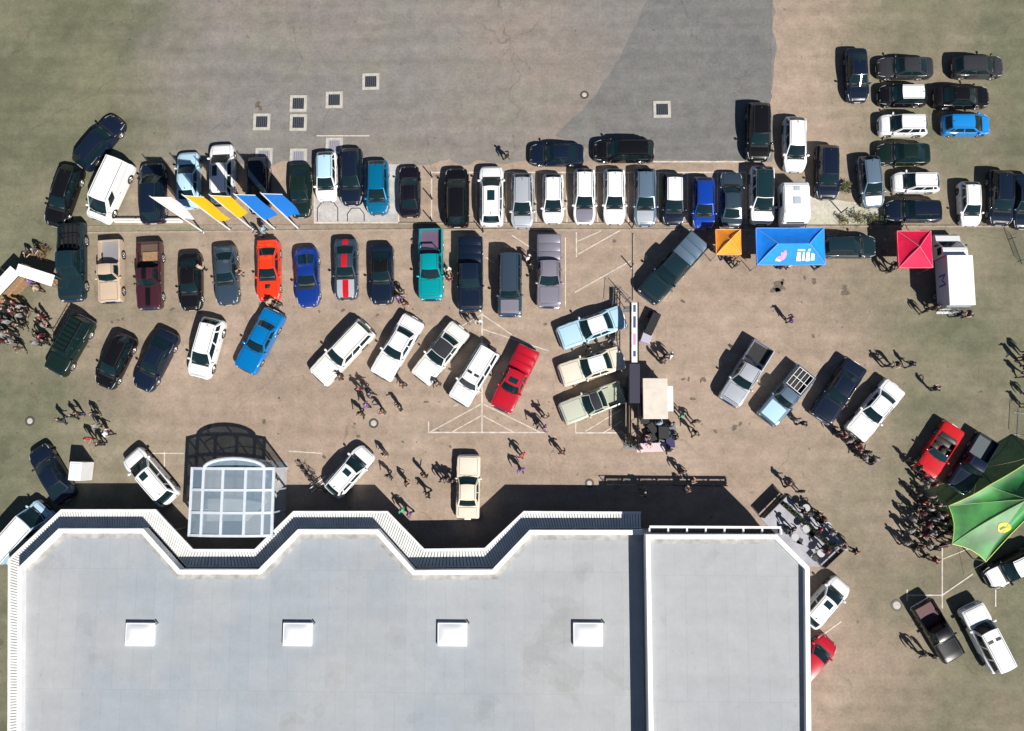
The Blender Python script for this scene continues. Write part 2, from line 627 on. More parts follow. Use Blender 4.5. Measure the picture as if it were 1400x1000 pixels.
ZP, ZR, ZC = 3.75, 3.25, 2.62
par_px = [(22, 1090), (24, 777), (80, 723), (196, 723), (246, 779), (353, 779), (407, 724), (517, 724), (567, 780), (673, 779), (724, 725), (880, 725)]
can_px = [(10, 1090), (11, 765), (83.5, 696.6), (213, 696.6), (264, 751), (348, 751), (401, 699), (530, 699), (580, 750.5), (662.5, 749.5), (716, 699), (880, 700)]
XS = G(884, 800, 5.1).x                       # plane where the taller wing starts
par = [G(x, y, ZP) for x, y in par_px]
can = [G(x, y, ZC) for x, y in can_px]
par[-1].x = XS - .004
can[-1].x = XS - .004
hall = thing('showroom_building', 'long low showroom with zigzag front, grey flat roof and slatted white canopy', 'building', (0, 0, 0))
south = par[0].y
# wall
wallpoly = mitre(par, .10)
poly = [(p.x, p.y) for p in wallpoly] + [(XS - .006, south)]
build('wall', MB().prism(poly, 0, ZR - .02), M_WALL, hall)
roofpoly = mitre(par, .18)
poly = [(p.x, p.y) for p in roofpoly] + [(XS - .008, south)]
roof = build('roof', MB().prism(poly, ZR - .012, ZR + .03), M_ROOF, hall)
inner = mitre(par, .36)
for seg in wall_strip(par, inner, ZR - .3, ZP):
    build('parapet', seg, M_ALU, hall)
# dirt gutter along the parapet
gut_o, gut_i = mitre(par, .37), mitre(par, .8)
M_GUT = mat('roof_dirt', (.34, .335, .32), .9, noise=.3, nscale=1.5)
for i in range(1, len(par) - 1):
    sheet('gutter', [gut_o[i], gut_o[i + 1], gut_i[i + 1], gut_i[i]], ZR + .034, M_GUT, roof)
# facade glazing under the canopy, one pane per bay
for i in range(1, len(par) - 1):
    a, b = Vector(wallpoly[i]), Vector(wallpoly[i + 1])
    L = (b - a).length
    n = max(1, int(L / 1.5))
    d = (b - a) / L
    rz = math.atan2(d.y, d.x)
    s = L / n
    me = MB().box(.06, s - .06, .004, .05, .35, 2.7).mesh('window')
    for k in range(n):
        p = a + d * (k * s)
        place('window', me, M_GLASS, hall, (p.x, p.y, 0), rz)
# slatted canopy: frame beams and slats
rib_mb_count = 0
for i in range(len(par) - 1):
    a0, a1 = Vector(can[i][:2]), Vector(can[i + 1][:2])
    w = mitre(par, -.02)
    b0, b1 = Vector(w[i]), Vector(w[i + 1])
    seg = bpy.data.objects.new('canopy', None)
    COL.objects.link(seg)
    seg.parent = hall
    L = (a1 - a0).length
    d = (a1 - a0) / L
    inn = Vector((d.y, -d.x))

    def strip_poly(f0, f1):
        return [a0.lerp(b0, f0), a1.lerp(b1, f0), a1.lerp(b1, f1), a0.lerp(b0, f1)]
    build('outer_beam', MB().prism(strip_poly(0, .13), ZC - .16, ZC + .02), M_LOUVRE, seg)
    build('inner_beam', MB().prism(strip_poly(.93, 1.), ZC - .16, ZC + .02), M_LOUVRE, seg)
    dk = strip_poly(.13, .93)
    build('soffit', MB().prism(dk, ZC - .15, ZC - .1), mat('soffit_grey', (.30, .31, .30), .8), seg)
    n = int(L / .215)
    mb = MB()
    for k in range(n):
        f = (k + .5) / n
        hw = .078 / L
        o0, o1 = a0.lerp(a1, f - hw), a0.lerp(a1, f + hw)
        i0, i1 = b0.lerp(b1, f - hw), b0.lerp(b1, f + hw)
        mb.prism([o0.lerp(i0, .13), o1.lerp(i1, .13), i1.lerp(o1, .07), i0.lerp(o0, .07)], ZC - .098, ZC + .0)
    structure(build('slat_row', mb, M_LOUVRE, seg), 'stuff')
    # posts
    for k in range(max(1, int(L / 3.5))):
        p = a0.lerp(a1, (k + .5) / max(1, int(L / 3.5))) + inn * .14
        build('post', MB().tube([(p.x, p.y, 0), (p.x, p.y, ZC - .16)], .05, 8), M_STEEL, seg)
# roof domes
for (x, y) in [(190, 868), (406, 868), (618, 868), (804, 868)]:
    c = G(x, y, ZR + .4)
    sk = bpy.data.objects.new('skylight', None)
    COL.objects.link(sk)
    sk.parent = hall
    sk.location = (c.x, c.y, ZR + .03)
    build('upstand', MB().bbox(-1.12, 1.12, -.86, .86, 0, .30, .03), M_ALU, sk)
    mb = MB()
    nx, ny = 10, 8
    vs = []
    for j in range(ny + 1):
        for i in range(nx + 1):
            u, v = i / nx * 2 - 1, j / ny * 2 - 1
            vs.append((u * 1.02, v * .76, .302 + .16 * (1 - u ** 4) * (1 - v ** 4)))
    mb.add(vs, [(j * (nx + 1) + i, j * (nx + 1) + i + 1, (j + 1) * (nx + 1) + i + 1, (j + 1) * (nx + 1) + i) for j in range(ny) for i in range(nx)])
    build('dome', mb, M_OPAL, sk, 60)
    build('vent_pipe', MB().tube([(1.25, .8, 0), (1.25, .8, .35)], .06, 8), M_STEEL, sk)
# taller wing on the right
ZP2, ZR2 = 5.1, 4.55
wing = thing('taller_wing_building', 'taller roof wing with white coping and ladder-like steel frame along its front', 'building', (0, 0, 0))
wp_px = [(884, 1090), (884, 731), (1062, 731), (1107, 776), (1110, 1090)]
wpar = [G(x, y, ZP2) for x, y in wp_px]
wpar[0].x = wpar[1].x = XS
poly = [(p.x, p.y) for p in mitre(wpar, .03)]
build('wall', MB().prism(poly, 0, ZR2 - .02), M_WALL, wing)
poly = [(p.x, p.y) for p in mitre(wpar, .1)]
wroof = build('roof', MB().prism(poly, ZR2 - .018, ZR2 + .03), M_ROOF, wing)
for seg in wall_strip(wpar, mitre(wpar, .34), ZR2 - .4, ZP2):
    build('parapet', seg, M_ALU, wing)
g0, g1 = mitre(wpar, .35), mitre(wpar, .75)
sheet('gutter', [g0[1], g0[2], g1[2], g1[1]], ZR2 + .034, M_GUT, wroof)
zf = 4.85
y_in, y_out = G(900, 731, ZP2).y + .02, G(900, 719, zf).y
x0, x1 = G(888, 719, zf).x, G(1068, 719, zf).x
build('frame_beam', MB().box(x0, x1, y_out - .17, y_out, zf - .14, zf), M_ALU, wing)
nb = 8
for k in range(nb):
    x = x0 + (x1 - x0) * k / (nb - 1)
    build('frame_rung', MB().box(x - .06, x + .06, y_in, y_out - .172, zf - .12, zf - .02), M_ALU, wing)
for k in range(nb - 1):
    xa = x0 + (x1 - x0) * k / (nb - 1) + .07
    xb = x0 + (x1 - x0) * (k + 1) / (nb - 1) - .07
    build('frame_panel', MB().box(xa, xb, y_in + .05, y_out - .2, zf - .3, zf - .24), mat('panel_dark', (.035, .035, .045), .5), wing)
# glass entrance pavilion
ZG = 3.8
pav = thing('entrance_pavilion', 'white framed glass entrance pavilion with a bowed front', 'pavilion', (0, 0, 0))
gx = [G(x, 690, ZG).x for x in (257, 275, 303, 334, 358, 370)]
gyb, gyf = G(300, 733, ZG).y, G(300, 641, ZG).y
rows = [gyb + (gyf - gyb) * t for t in (0, .34, .68, 1.)]
bow_c, bow_h = (gx[1] + gx[4]) / 2, G(300, 627, ZG).y - gyf


def vault(x, y=None):
    """roof height across the pavilion: a shallow barrel"""
    u = (x - (gx[0] + gx[5]) / 2) / ((gx[5] - gx[0]) / 2)
    return ZG - .45 * abs(u) ** 2.5


def front_y(x):
    u = (x - bow_c) / ((gx[4] - gx[1]) / 2)
    return gyf + (bow_h * math.sqrt(max(0, 1 - u * u)) if abs(u) < 1 else 0)


fw = .10
PANES = [glass_mat('roof_glazing_%d' % k, c_, .68) for k, c_ in enumerate([(.24, .30, .36), (.30, .36, .42), (.20, .27, .34), (.34, .39, .44)])]
M_BAR = mat('glazing_bar', (.62, .67, .73), .35, .1, .3, noise=.06)
for x in gx:                                  # ribs along
    build('roof_rib', MB().box(x - fw, x + fw, gyb - .1, gyf + .1, vault(x) - .12, vault(x) + .035), M_BAR, pav)
for y in rows:
    mb = MB()
    for i in range(5):
        n = 4
        for k in range(n):
            xa, xb = gx[i] + (gx[i + 1] - gx[i]) * k / n, gx[i] + (gx[i + 1] - gx[i]) * (k + 1) / n
            za, zb = vault(xa), vault(xb)
            mb.add([(xa, y - fw, za - .1), (xb, y - fw, zb - .1), (xb, y + fw, zb - .1), (xa, y + fw, za - .1),
                    (xa, y - fw, za + .025), (xb, y - fw, zb + .025), (xb, y + fw, zb + .025), (xa, y + fw, za + .025)],
                   [(3, 2, 1, 0), (4, 5, 6, 7), (0, 1, 5, 4), (2, 3, 7, 6)])
    build('roof_purlin', mb, M_BAR, pav)
for i in range(5):
    for j in range(3):
        n = 4
        vs, fs = [], []
        for k in range(n + 1):
            x = gx[i] + (gx[i + 1] - gx[i]) * k / n
            vs += [(x, rows[j], vault(x) - .03), (x, rows[j + 1], vault(x) - .03)]
        fs = [(2 * k, 2 * k + 2, 2 * k + 3, 2 * k + 1) for k in range(n)]
        build('roof_pane', MB().add(vs, fs), PANES[(i * 5 + j * 3) % 4], pav)
arc = [(bow_c + (gx[4] - gx[1]) / 2 * math.sin(t), gyf + bow_h * math.cos(t)) for t in [math.pi * (k / 12 - .5) for k in range(13)]]
build('bow_rim', MB().tube([(x, y, vault(x) - .02) for x, y in arc], .14, 8), M_BAR, pav, 40)
build('bow_pane', MB().add([(x, y, vault(x) - .03) for x, y in arc], [tuple(reversed(range(13)))]), M_PANE, pav)
for k in range(0, 13, 3):
    x, y = arc[k]
    build('mullion', MB().box(x - .05, x + .05, y - .05, y + .05, 0, vault(x) - .1), M_BAR, pav)
for k in range(0, 12):
    (xa, ya), (xb, yb) = arc[k], arc[k + 1]
    build('front_pane', MB().add([(xa, ya, .05), (xb, yb, .05), (xb, yb, vault(xb) - .12), (xa, ya, vault(xa) - .12)], [(0, 1, 2, 3)]), M_PANE, pav)
for z in (1.3, 2.6):
    build('transom', MB().tube([(x, y, z) for x, y in arc], .05, 6), M_BAR, pav)
for x in (gx[0], gx[5]):
    for j in range(4):
        build('mullion', MB().box(x - .06, x + .06, rows[j] - .06, rows[j] + .06, 0, vault(x) - .121), M_BAR, pav)
    for j in range(3 if x == gx[0] else 0):
        build('side_pane', MB().add([(x, rows[j] + .07, .05), (x, rows[j + 1] - .07, .05), (x, rows[j + 1] - .07, vault(x) - .13), (x, rows[j] + .07, vault(x) - .13)], [(0, 1, 2, 3)]), M_PANE, pav)
for xa, xb in ((gx[0], gx[1]), (gx[4], gx[5])):
    build('front_pane', MB().add([(xa + .07, gyf, .05), (xb - .07, gyf, .05), (xb - .07, gyf, vault(xb) - .4), (xa + .07, gyf, vault(xa) - .13)], [(0, 1, 2, 3)]), M_PANE, pav)
pfl = structure(sheet('pavilion_floor', [(gx[0], gyb), (gx[5], gyb), (gx[5], gyf + .5), (gx[0], gyf + .5)], .016, mat('floor_tiles', (.34, .34, .35), .5, noise=.2, nscale=1.2)))

# terrace at the cut corner of the wing
tc = [G(1039, 708), G(1070, 676), G(1155, 743), G(1122, 775), G(1100, 774)]
terr = structure(build('terrace', MB().prism([(p.x, p.y) for p in tc], .004, .16), M_PAVE))


# ================================================================== VEHICLES
def prof(pts, x):
    if x <= pts[0][0]:
        return pts[0][1]
    for (a, va), (b, vb) in zip(pts, pts[1:]):
        if x <= b:
            return va + (vb - va) * (x - a) / max(1e-6, b - a)
    return pts[-1][1]


# x is in units of length (-.5 tail .. .5 nose); z in metres
TYPES = {
    'hatch': dict(L=4.25, W=1.80, H=1.48, top=[(-.5, .66), (-.49, .86), (-.46, .95), (-.2, .97), (.2, .95), (.36, .87), (.45, .77), (.485, .66), (.5, .5)],
                  cab=(.25, .07, -.36, -.465), wheels=(.305, -.295), r=.325, nose=(.8, .44), tail=(.5, .30), wins=[(.06, .44), (.48, .80), (.84, .95)]),
    'wagon': dict(L=4.75, W=1.84, H=1.47, top=[(-.5, .66), (-.49, .86), (-.46, .95), (-.2, .96), (.17, .94), (.34, .87), (.45, .76), (.487, .64), (.5, .5)],
                  cab=(.21, .04, -.38, -.47), wheels=(.30, -.285), r=.335, nose=(.85, .44), tail=(.5, .30), wins=[(.06, .38), (.41, .69), (.72, .95)], rails=1),
    'sedan': dict(L=4.85, W=1.86, H=1.44, top=[(-.5, .62), (-.49, .88), (-.46, .97), (-.36, 1.0), (-.2, .97), (.18, .94), (.34, .87), (.45, .76), (.487, .64), (.5, .5)],
                  cab=(.21, .05, -.20, -.36), wheels=(.30, -.28), r=.335, nose=(.85, .44), tail=(.6, .34), wins=[(.07, .48), (.52, .90)]),
    'suv': dict(L=4.70, W=1.92, H=1.69, top=[(-.5, .7), (-.49, .95), (-.46, 1.06), (-.2, 1.08), (.2, 1.06), (.36, .99), (.455, .89), (.49, .74), (.5, .56)],
                cab=(.25, .09, -.37, -.465), wheels=(.305, -.295), r=.37, nose=(.75, .38), tail=(.45, .26), wins=[(.06, .42), (.46, .76), (.80, .95)], rails=1, zb=.24),
    'coupe': dict(L=4.95, W=1.92, H=1.38, top=[(-.5, .68), (-.49, .92), (-.46, 1.0), (-.36, 1.02), (-.2, .98), (.12, .95), (.34, .90), (.45, .82), (.49, .72), (.5, .5)],
                  cab=(.14, -.02, -.21, -.37), wheels=(.30, -.29), r=.355, nose=(.65, .34), tail=(.5, .28), wins=[(.08, .62), (.67, .90)]),
    'sports': dict(L=4.5, W=1.90, H=1.26, top=[(-.5, .66), (-.49, .86), (-.45, .94), (-.36, .96), (-.2, .9), (.15, .86), (.3, .80), (.43, .70), (.485, .58), (.5, .44)],
                   cab=(.16, -.02, -.18, -.38), wheels=(.305, -.285), r=.345, nose=(1.0, .54), tail=(.7, .38), wins=[(.08, .66), (.70, .90)], waist=.06),
    'classic': dict(L=5.3, W=1.98, H=1.40, top=[(-.5, .72), (-.495, .90), (-.47, .97), (-.3, .98), (-.2, .97), (.16, .97), (.4, .94), (.47, .90), (.495, .82), (.5, .6)],
                    cab=(.15, .03, -.19, -.30), wheels=(.295, -.265), r=.34, nose=(.25, .12), tail=(.3, .14), wins=[(.08, .50), (.54, .90)], chrome=1),
    'classicwagon': dict(L=5.3, W=1.98, H=1.48, top=[(-.5, .72), (-.495, .90), (-.47, .97), (-.3, .98), (.16, .97), (.4, .94), (.47, .90), (.495, .82), (.5, .6)],
                         cab=(.15, .04, -.44, -.485), wheels=(.295, -.265), r=.34, nose=(.25, .12), tail=(.2, .1), wins=[(.05, .30), (.33, .58), (.61, .95)], chrome=1),
    'fourbyfour': dict(L=4.8, W=1.92, H=1.86, top=[(-.5, .8), (-.495, 1.05), (-.48, 1.12), (.2, 1.12), (.44, 1.09), (.485, 1.02), (.497, .9), (.5, .6)],
                       cab=(.21, .13, -.465, -.482), wheels=(.30, -.29), r=.39, nose=(.25, .1), tail=(.2, .08), wins=[(.05, .34), (.38, .64), (.68, .96)], zb=.32, chrome=1),
    'van': dict(L=5.2, W=2.0, H=2.02, top=[(-.5, .8), (-.495, 1.05), (-.48, 1.12), (.25, 1.12), (.36, 1.08), (.46, .95), (.49, .8), (.5, .56)],
                cab=(.36, .20, -.47, -.488), wheels=(.30, -.29), r=.35, nose=(.45, .22), tail=(.2, .08), wins=[(.10, .30)], wtop=.87),
    'pickup': dict(L=5.8, W=2.02, H=1.90, top=[(-.5, .9), (-.497, 1.20), (-.49, 1.24), (-.1, 1.24), (.18, 1.18), (.36, 1.14), (.455, 1.08), (.49, .95), (.5, .6)],
                   cab=(.20, .10, -.10, -.125), wheels=(.32, -.28), r=.41, nose=(.5, .24), tail=(.2, .08), wins=[(.08, .46), (.52, .90)], zb=.34, bed=(-.485, -.14, .72), chrome=1),
    'oldpickup': dict(L=5.1, W=1.92, H=1.76, top=[(-.5, .85), (-.497, 1.08), (-.49, 1.12), (-.1, 1.12), (.16, 1.10), (.40, 1.05), (.475, 1.0), (.495, .9), (.5, .6)],
                      cab=(.15, .08, -.07, -.10), wheels=(.32, -.27), r=.37, nose=(.25, .12), tail=(.1, .04), wins=[(.10, .86)], zb=.3, bed=(-.485, -.115, .62), chrome=1),
    'utility': dict(L=5.2, W=1.95, H=1.38, top=[(-.5, .72), (-.495, .92), (-.47, .97), (.12, .97), (.4, .93), (.47, .89), (.495, .82), (.5, .6)],
                    cab=(.13, .01, -.11, -.20), wheels=(.295, -.27), r=.34, nose=(.25, .12), tail=(.2, .08), wins=[(.10, .86)], bed=(-.475, -.22, .55), chrome=1),
    'convertible': dict(L=5.0, W=1.93, H=1.34, top=[(-.5, .70), (-.495, .90), (-.47, .96), (-.3, .97), (.16, .96), (.4, .92), (.47, .87), (.495, .8), (.5, .58)],
                        cab=(.14, .04, -.19, -.30), wheels=(.295, -.27), r=.34, nose=(.3, .16), tail=(.3, .14), wins=[], bed=(-.22, .10, .42), chrome=1, open=1),
}


def car_sections(T):
    L, W = T['L'], T['W']
    xs = set()
    for d in (0, .015, .04, .09, .16, .26, .4, .55, .8, 1.1):
        xs.add(round(-L / 2 + d, 4))
        xs.add(round(L / 2 - d, 4))
    rA = T['r'] + .055
    for w in T['wheels']:
        for k in (-1.04, -1, -.94, -.8, -.6, -.3, 0, .3, .6, .8, .94, 1, 1.04):
            xs.add(round(w * L + k * rA, 4))
    for p in T['top']:
        xs.add(round(p[0] * L, 4))
    if 'bed' in T:
        for b in T['bed'][:2]:
            xs.add(round(b * L - .006, 4))
            xs.add(round(b * L + .006, 4))
    xs.add(0.0)
    xs = sorted(xs)
    out = [xs[0]]
    for x in xs[1:]:
        if x - out[-1] > .008:
            out.append(x)
    return out


def half_width(T, x):
    L, W = T['L'], T['W'] / 2
    f = 1.
    for (rr, k), d in ((T['nose'], L / 2 - x), (T['tail'], x + L / 2)):
        if d < rr:
            q = 1 - d / rr
            f -= k * (1 - math.sqrt(max(0, 1 - q ** 2.2)))
    if T.get('waist'):
        f -= T['waist'] * math.exp(-((x + .02 * L) / (.16 * L)) ** 2)
    return W * f


def zbase(T, x):
    d = min(T['L'] / 2 - abs(x), .5)
    return T.get('zb', .19) + .16 * max(0, 1 - d / .35) ** 2


def top_at(T, x, y):
    """height of the body's upper surface at (x, y)"""
    w = half_width(T, x)
    zt = prof(T['top'], x / T['L'])
    u = min(1, abs(y) / w)
    return zt + .035 * (1 - (u / .8) ** 2 if u < .8 else 0)


def body_mesh(T):
    L = T['L']
    rows = []
    for x in car_sections(T):
        w = half_width(T, x)
        zt = prof(T['top'], x / L)
        zb = zbase(T, x)
        lip = zb
        for wx in T['wheels']:
            dx = x - wx * L
            rA = T['r'] + .055
            if abs(dx) < rA:
                lip = max(lip, T['r'] + math.sqrt(rA * rA - dx * dx))
        lip = min(lip, zt - .16)
        h = zt - lip
        half = [(w * .82, lip), (w * .985, lip + .03), (w, lip + .42 * h), (w * .985, lip + .78 * h), (w * .945, zt - .03), (w * .87, zt - .002)]
        inbed = 'bed' in T and T['bed'][0] * L - .001 < x < T['bed'][1] * L + .001
        if inbed:
            half += [(w * .84, T['bed'][2]), (0, T['bed'][2])]
        else:
            half += [(w * .45, zt + .035 * (1 - (.45 / .8) ** 2)), (0, zt + .035)]
        ring = [(x, y, z) for y, z in half] + [(x, -y, z) for y, z in reversed(half[:-1])]
        rows.append(ring)
    n = len(rows[0])
    mb = MB()
    vs = [p for r in rows for p in r]
    fs = []
    for i in range(len(rows) - 1):
        for k in range(n - 1):
            fs.append((i * n + k, i * n + k + 1, (i + 1) * n + k + 1, (i + 1) * n + k))
    fs.append(tuple(range(n)))
    fs.append(tuple(reversed([(len(rows) - 1) * n + k for k in range(n)])))
    mb.add(vs, [tuple(reversed(f)) for f in fs])
    return mb


def patch_mb(fn, u0, u1, v0, v1, nu, nv, off, mb=None):
    mb = mb or MB()
    vs, e = [], 1e-3
    for j in range(nv + 1):
        for i in range(nu + 1):
            u, v = u0 + (u1 - u0) * i / nu, v0 + (v1 - v0) * j / nv
            p = Vector(fn(u, v))
            if off:
                a = Vector(fn(u + e, v)) - Vector(fn(u - e, v))
                b = Vector(fn(u, v + e)) - Vector(fn(u, v - e))
                nn = a.cross(b)
                if nn.length > 1e-12:
                    nn.normalize()
                    if nn.dot(p - Vector((p.x * .3, 0, .7))) < 0:
                        nn = -nn
                    p = p + nn * off
            vs.append(p)
    fs = []
    for j in range(nv):
        for i in range(nu):
            q = (j * (nu + 1) + i, j * (nu + 1) + i + 1, (j + 1) * (nu + 1) + i + 1, (j + 1) * (nu + 1) + i)
            a, b, c = Vector(vs[q[0]]), Vector(vs[q[1]]), Vector(vs[q[2]])
            nrm = (b - a).cross(c - a)
            ctr = (a + c) / 2
            if nrm.dot(ctr - Vector((ctr.x * .3, 0, .7))) < 0:
                q = tuple(reversed(q))
            fs.append(q)
    return mb.add(vs, fs)


def cabin_fns(T):
    L, H = T['L'], T['H']
    fb, ft, rt, rb = [c * L for c in T['cab']]
    wt = T['W'] / 2 * T.get('wtop', .72)
    zf, zr = prof(T['top'], fb / L) + .01, prof(T['top'], rb / L) + .01
    wbf, wbr = half_width(T, fb) * .87, half_width(T, rb) * .85
    bowf, bowr = .14, .09

    def wind(u, v):
        w = wbf + (wt * .97 - wbf) * v
        s = 2 * u - 1
        return (fb + (ft - fb) * v + bowf * (1 - s * s) * (1 - .55 * v) - .03 * s * s * (1 - v), w * s, zf + (H - .03 - zf) * v + .03 * v * (1 - s * s))

    def rear(u, v):
        w = wbr + (wt * .95 - wbr) * v
        s = 2 * u - 1
        return (rb + (rt - rb) * v - bowr * (1 - s * s) * (1 - .55 * v), w * s, zr + (H - .03 - zr) * v + .03 * v * (1 - s * s))

    def roofp(u, v):
        s = 2 * u - 1
        w = wt * (.97 - .02 * v)
        x0 = ft + bowf * (1 - s * s) * .45
        x1 = rt - bowr * (1 - s * s) * .45
        return (x0 + (x1 - x0) * v, w * s, H - .03 + .03 * (1 - s * s) + .045 * max(0., math.sin(math.pi * v)) ** .7 * (1 - .5 * s * s))

    def side(sgn):
        def f(u, v):
            xa, xb = fb + (ft - fb) * v - .03 * (1 - v), rb + (rt - rb) * v
            wb = wbf + (wbr - wbf) * u
            wtt = wt * (.97 - .02 * u)
            z0 = zf + (zr - zf) * u
            bul = .03 * math.sin(math.pi * v)
            return (xa + (xb - xa) * u, sgn * (wb + (wtt - wb) * v + bul + .05 * math.sin(math.pi * u) * (1 - .6 * v)),
                    z0 + (H - .03 - z0) * v + .035 * v * math.sin(math.pi * u) * .6)
        return f
    return wind, rear, roofp, side


def wheel_meshes(r):
    Mx = Matrix.Rotation(math.pi / 2, 4, 'X')
    ty = MB().lathe([(r * .68, -.10), (r * .95, -.105), (r, -.07), (r, .07), (r * .95, .105), (r * .68, .10)], 22, Mx, close=False)
    rim = MB().lathe([(r * .70, .06), (r * .70, .098), (r * .62, .098), (r * .60, .06), (.02, .075)], 22, Mx, close=False)
    for k in range(5):
        M = Matrix.Rotation(2 * math.pi * k / 5, 4, 'Y')
        rim.box(-.028, .028, -.096, -.062, .02, r * .64, M)
    rim2 = MB().add([(x, -y, z) for x, y, z in rim.v], [tuple(reversed(f)) for f in rim.f])
    return ty.mesh('tyre', 40), rim.mesh('rim', 35), rim2.mesh('rim', 35)


CARLIB = {}


def car_parts(kind):
    if kind in CARLIB:
        return CARLIB[kind]
    T = TYPES[kind]
    L, W, H = T['L'], T['W'], T['H']
    P = []                                    # name, mesh, material key, parent name, location

    def put(name, mb, m, parent=None, loc=(0, 0, 0), smooth=38):
        P.append((name, mb if isinstance(mb, bpy.types.Mesh) else mb.mesh(name, smooth), m, parent, loc))
    put('body', body_mesh(T), 'paint', smooth=50)
    put('underbody', MB().box(-L * .46, L * .46, -W * .36, W * .36, T.get('zb', .19) + .01, .55 if 'bed' not in T else min(.55, T['bed'][2] - .03)), M_DARK)
    wind, rear, roofp, side = cabin_fns(T)
    hx0, hx1 = T['cab'][0] * L + .22, L / 2 - .16

    def topf(xa, xb, hw):
        return lambda u, v: (xa + (xb - xa) * v, hw * (2 * u - 1) * half_width(T, xa + (xb - xa) * v), top_at(T, xa + (xb - xa) * v, hw * (2 * u - 1) * half_width(T, xa + (xb - xa) * v)))
    put('shut_line', patch_mb(topf(hx0 - .03, hx1 + .03, .765), 0, 1, 0, 1, 8, 10, .005), M_DARK)
    if not T.get('chrome'):
        put('cowl', patch_mb(topf(T['cab'][0] * L - .06, hx0 - .035, .74), 0, 1, 0, 1, 8, 3, .006), M_DARK)
    put('hood', patch_mb(topf(hx0, hx1, .74), 0, 1, 0, 1, 8, 10, .010), 'hood', None)
    if 'bed' not in T and T['cab'][3] * L - .16 > -L / 2 + .3:
        put('shut_line', patch_mb(topf(-L / 2 + .05, T['cab'][3] * L - .11, .745), 0, 1, 0, 1, 8, 6, .005), M_DARK)
        put('trunk_lid', patch_mb(topf(-L / 2 + .08, T['cab'][3] * L - .14, .72), 0, 1, 0, 1, 8, 6, .010), 'paint')
    if T.get('open'):
        ws = patch_mb(wind, .03, .97, 0, .98, 8, 3, .0)
        put('windscreen', ws, M_GLASS)
        fr = MB()
        fr.tube([wind(0, 0), wind(0, .5), wind(0, 1), wind(.25, 1), wind(.5, 1), wind(.75, 1), wind(1, 1), wind(1, .5), wind(1, 0)], .03, 6)
        put('windscreen_frame', fr, M_CHROME, smooth=60)
        seat = MB().bbox(-.28, .26, -.27, .27, .44, .66, .04)
        seat.bbox(-.42, -.27, -.26, .26, .5, 1.06, .05)
        sm = seat.mesh('seat', 40)
        for y in (.42, -.42):
            put('seat', sm, 'seat', None, (-.02 * L, y, 0))
        bench = MB().bbox(-.28, .26, -.72, .72, .44, .66, .04)
        bench.bbox(-.40, -.27, -.72, .72, .5, 1.0, .05)
        put('rear_bench', bench, 'seat', None, (-.165 * L, 0, 0))
        put('dashboard', MB().bbox(-.12, .1, -.75, .75, .6, .93, .04), M_DARK, None, (.105 * L, 0, 0))
        put('steering_wheel', MB().lathe([(.17, -.01), (.19, 0), (.17, .015)], 14, Matrix.Rotation(R(65), 4, 'Y'), close=False), M_DARK, None, (.06 * L, .4, .9))
        put('folded_top', MB().bbox(-.24, .22, -.74, .74, .9, 1.06, .06), 'seat', None, (-.25 * L, 0, 0))
    else:
        cab = MB()
        for fn, (ua, ub, va, vb) in ((wind, (.045, .955, .03, .95)), (rear, (.07, .93, .10, .90))):
            patch_mb(fn, 0, 1, 0, va, 10, 1, 0, cab)
            patch_mb(fn, 0, 1, vb, 1, 10, 1, 0, cab)
            patch_mb(fn, 0, ua, va, vb, 1, 3, 0, cab)
            patch_mb(fn, ub, 1, va, vb, 1, 3, 0, cab)
        for s in (1, -1):
            patch_mb(side(s), 0, 1, 0, .10, 12, 1, 0, cab)
            patch_mb(side(s), 0, 1, .88, 1, 12, 1, 0, cab)
            ed = [0.] + [q for w_ in T['wins'] for q in w_] + [1.]
            for k in range(0, len(ed), 2):
                if ed[k + 1] - ed[k] > .004:
                    patch_mb(side(s), ed[k], ed[k + 1], .10, .88, 2, 3, 0, cab)
        put('cabin', cab, 'paint', smooth=40)
        zi = prof(T['top'], (T['cab'][0] + T['cab'][3]) / 2)
        xa, xb = T['cab'][3] * L + .10, T['cab'][0] * L + .02
        put('interior', patch_mb(topf(xa, xb, .80), 0, 1, 0, 1, 6, 8, .016), M_DARK)
        put('dashboard', MB().bbox(xb - .42, xb - .04, -W * .34, W * .34, zi + .03, zi + .09, .03), M_DASH)
        sm = MB().bbox(-.09, .09, -.23, .23, zi - .05, zi + .16, .04).bbox(-.06, .06, -.12, .12, zi + .15, zi + .30, .03).mesh('seat', 40)
        xs_ = [T['cab'][1] * L - .55]
        if xs_[0] - .85 > T['cab'][2] * L - .15:
            xs_.append(xs_[0] - .85)
        for xq in xs_:
            for y in (.38, -.38):
                put('seat', sm, 'seat', None, (xq, y, 0))
        put('steering_wheel', MB().lathe([(.15, -.01), (.18, 0), (.15, .02)], 14, Matrix.Rotation(R(62), 4, 'Y'), close=False), M_DARK, None, (xb - .55, .38, zi + .06))
        put('roof', patch_mb(roofp, 0, 1, 0, 1, 10, 10, 0.0), 'roof', smooth=50)
        for ua in (.055, .915):
            put('roof_trim', patch_mb(roofp, ua, ua + .03, .02, .98, 2, 8, .005), M_CHROME if T.get('chrome') else M_DARK)
        if not T.get('chrome') and kind != 'van':
            ax = Vector(roofp(.5, .93))
            put('antenna', MB().add([(ax.x + .1, -.02, ax.z), (ax.x + .1, .02, ax.z), (ax.x - .1, .025, ax.z), (ax.x - .1, -.025, ax.z), (ax.x - .07, 0, ax.z + .07)], [(0, 1, 4), (1, 2, 4), (2, 3, 4), (3, 0, 4)]), M_DARK)
        put('windscreen', patch_mb(wind, .045, .955, .03, .95, 10, 4, .003), M_CGLASS)
        put('rear_window', patch_mb(rear, .07, .93, .10, .90, 10, 4, .003), M_CGLASS)
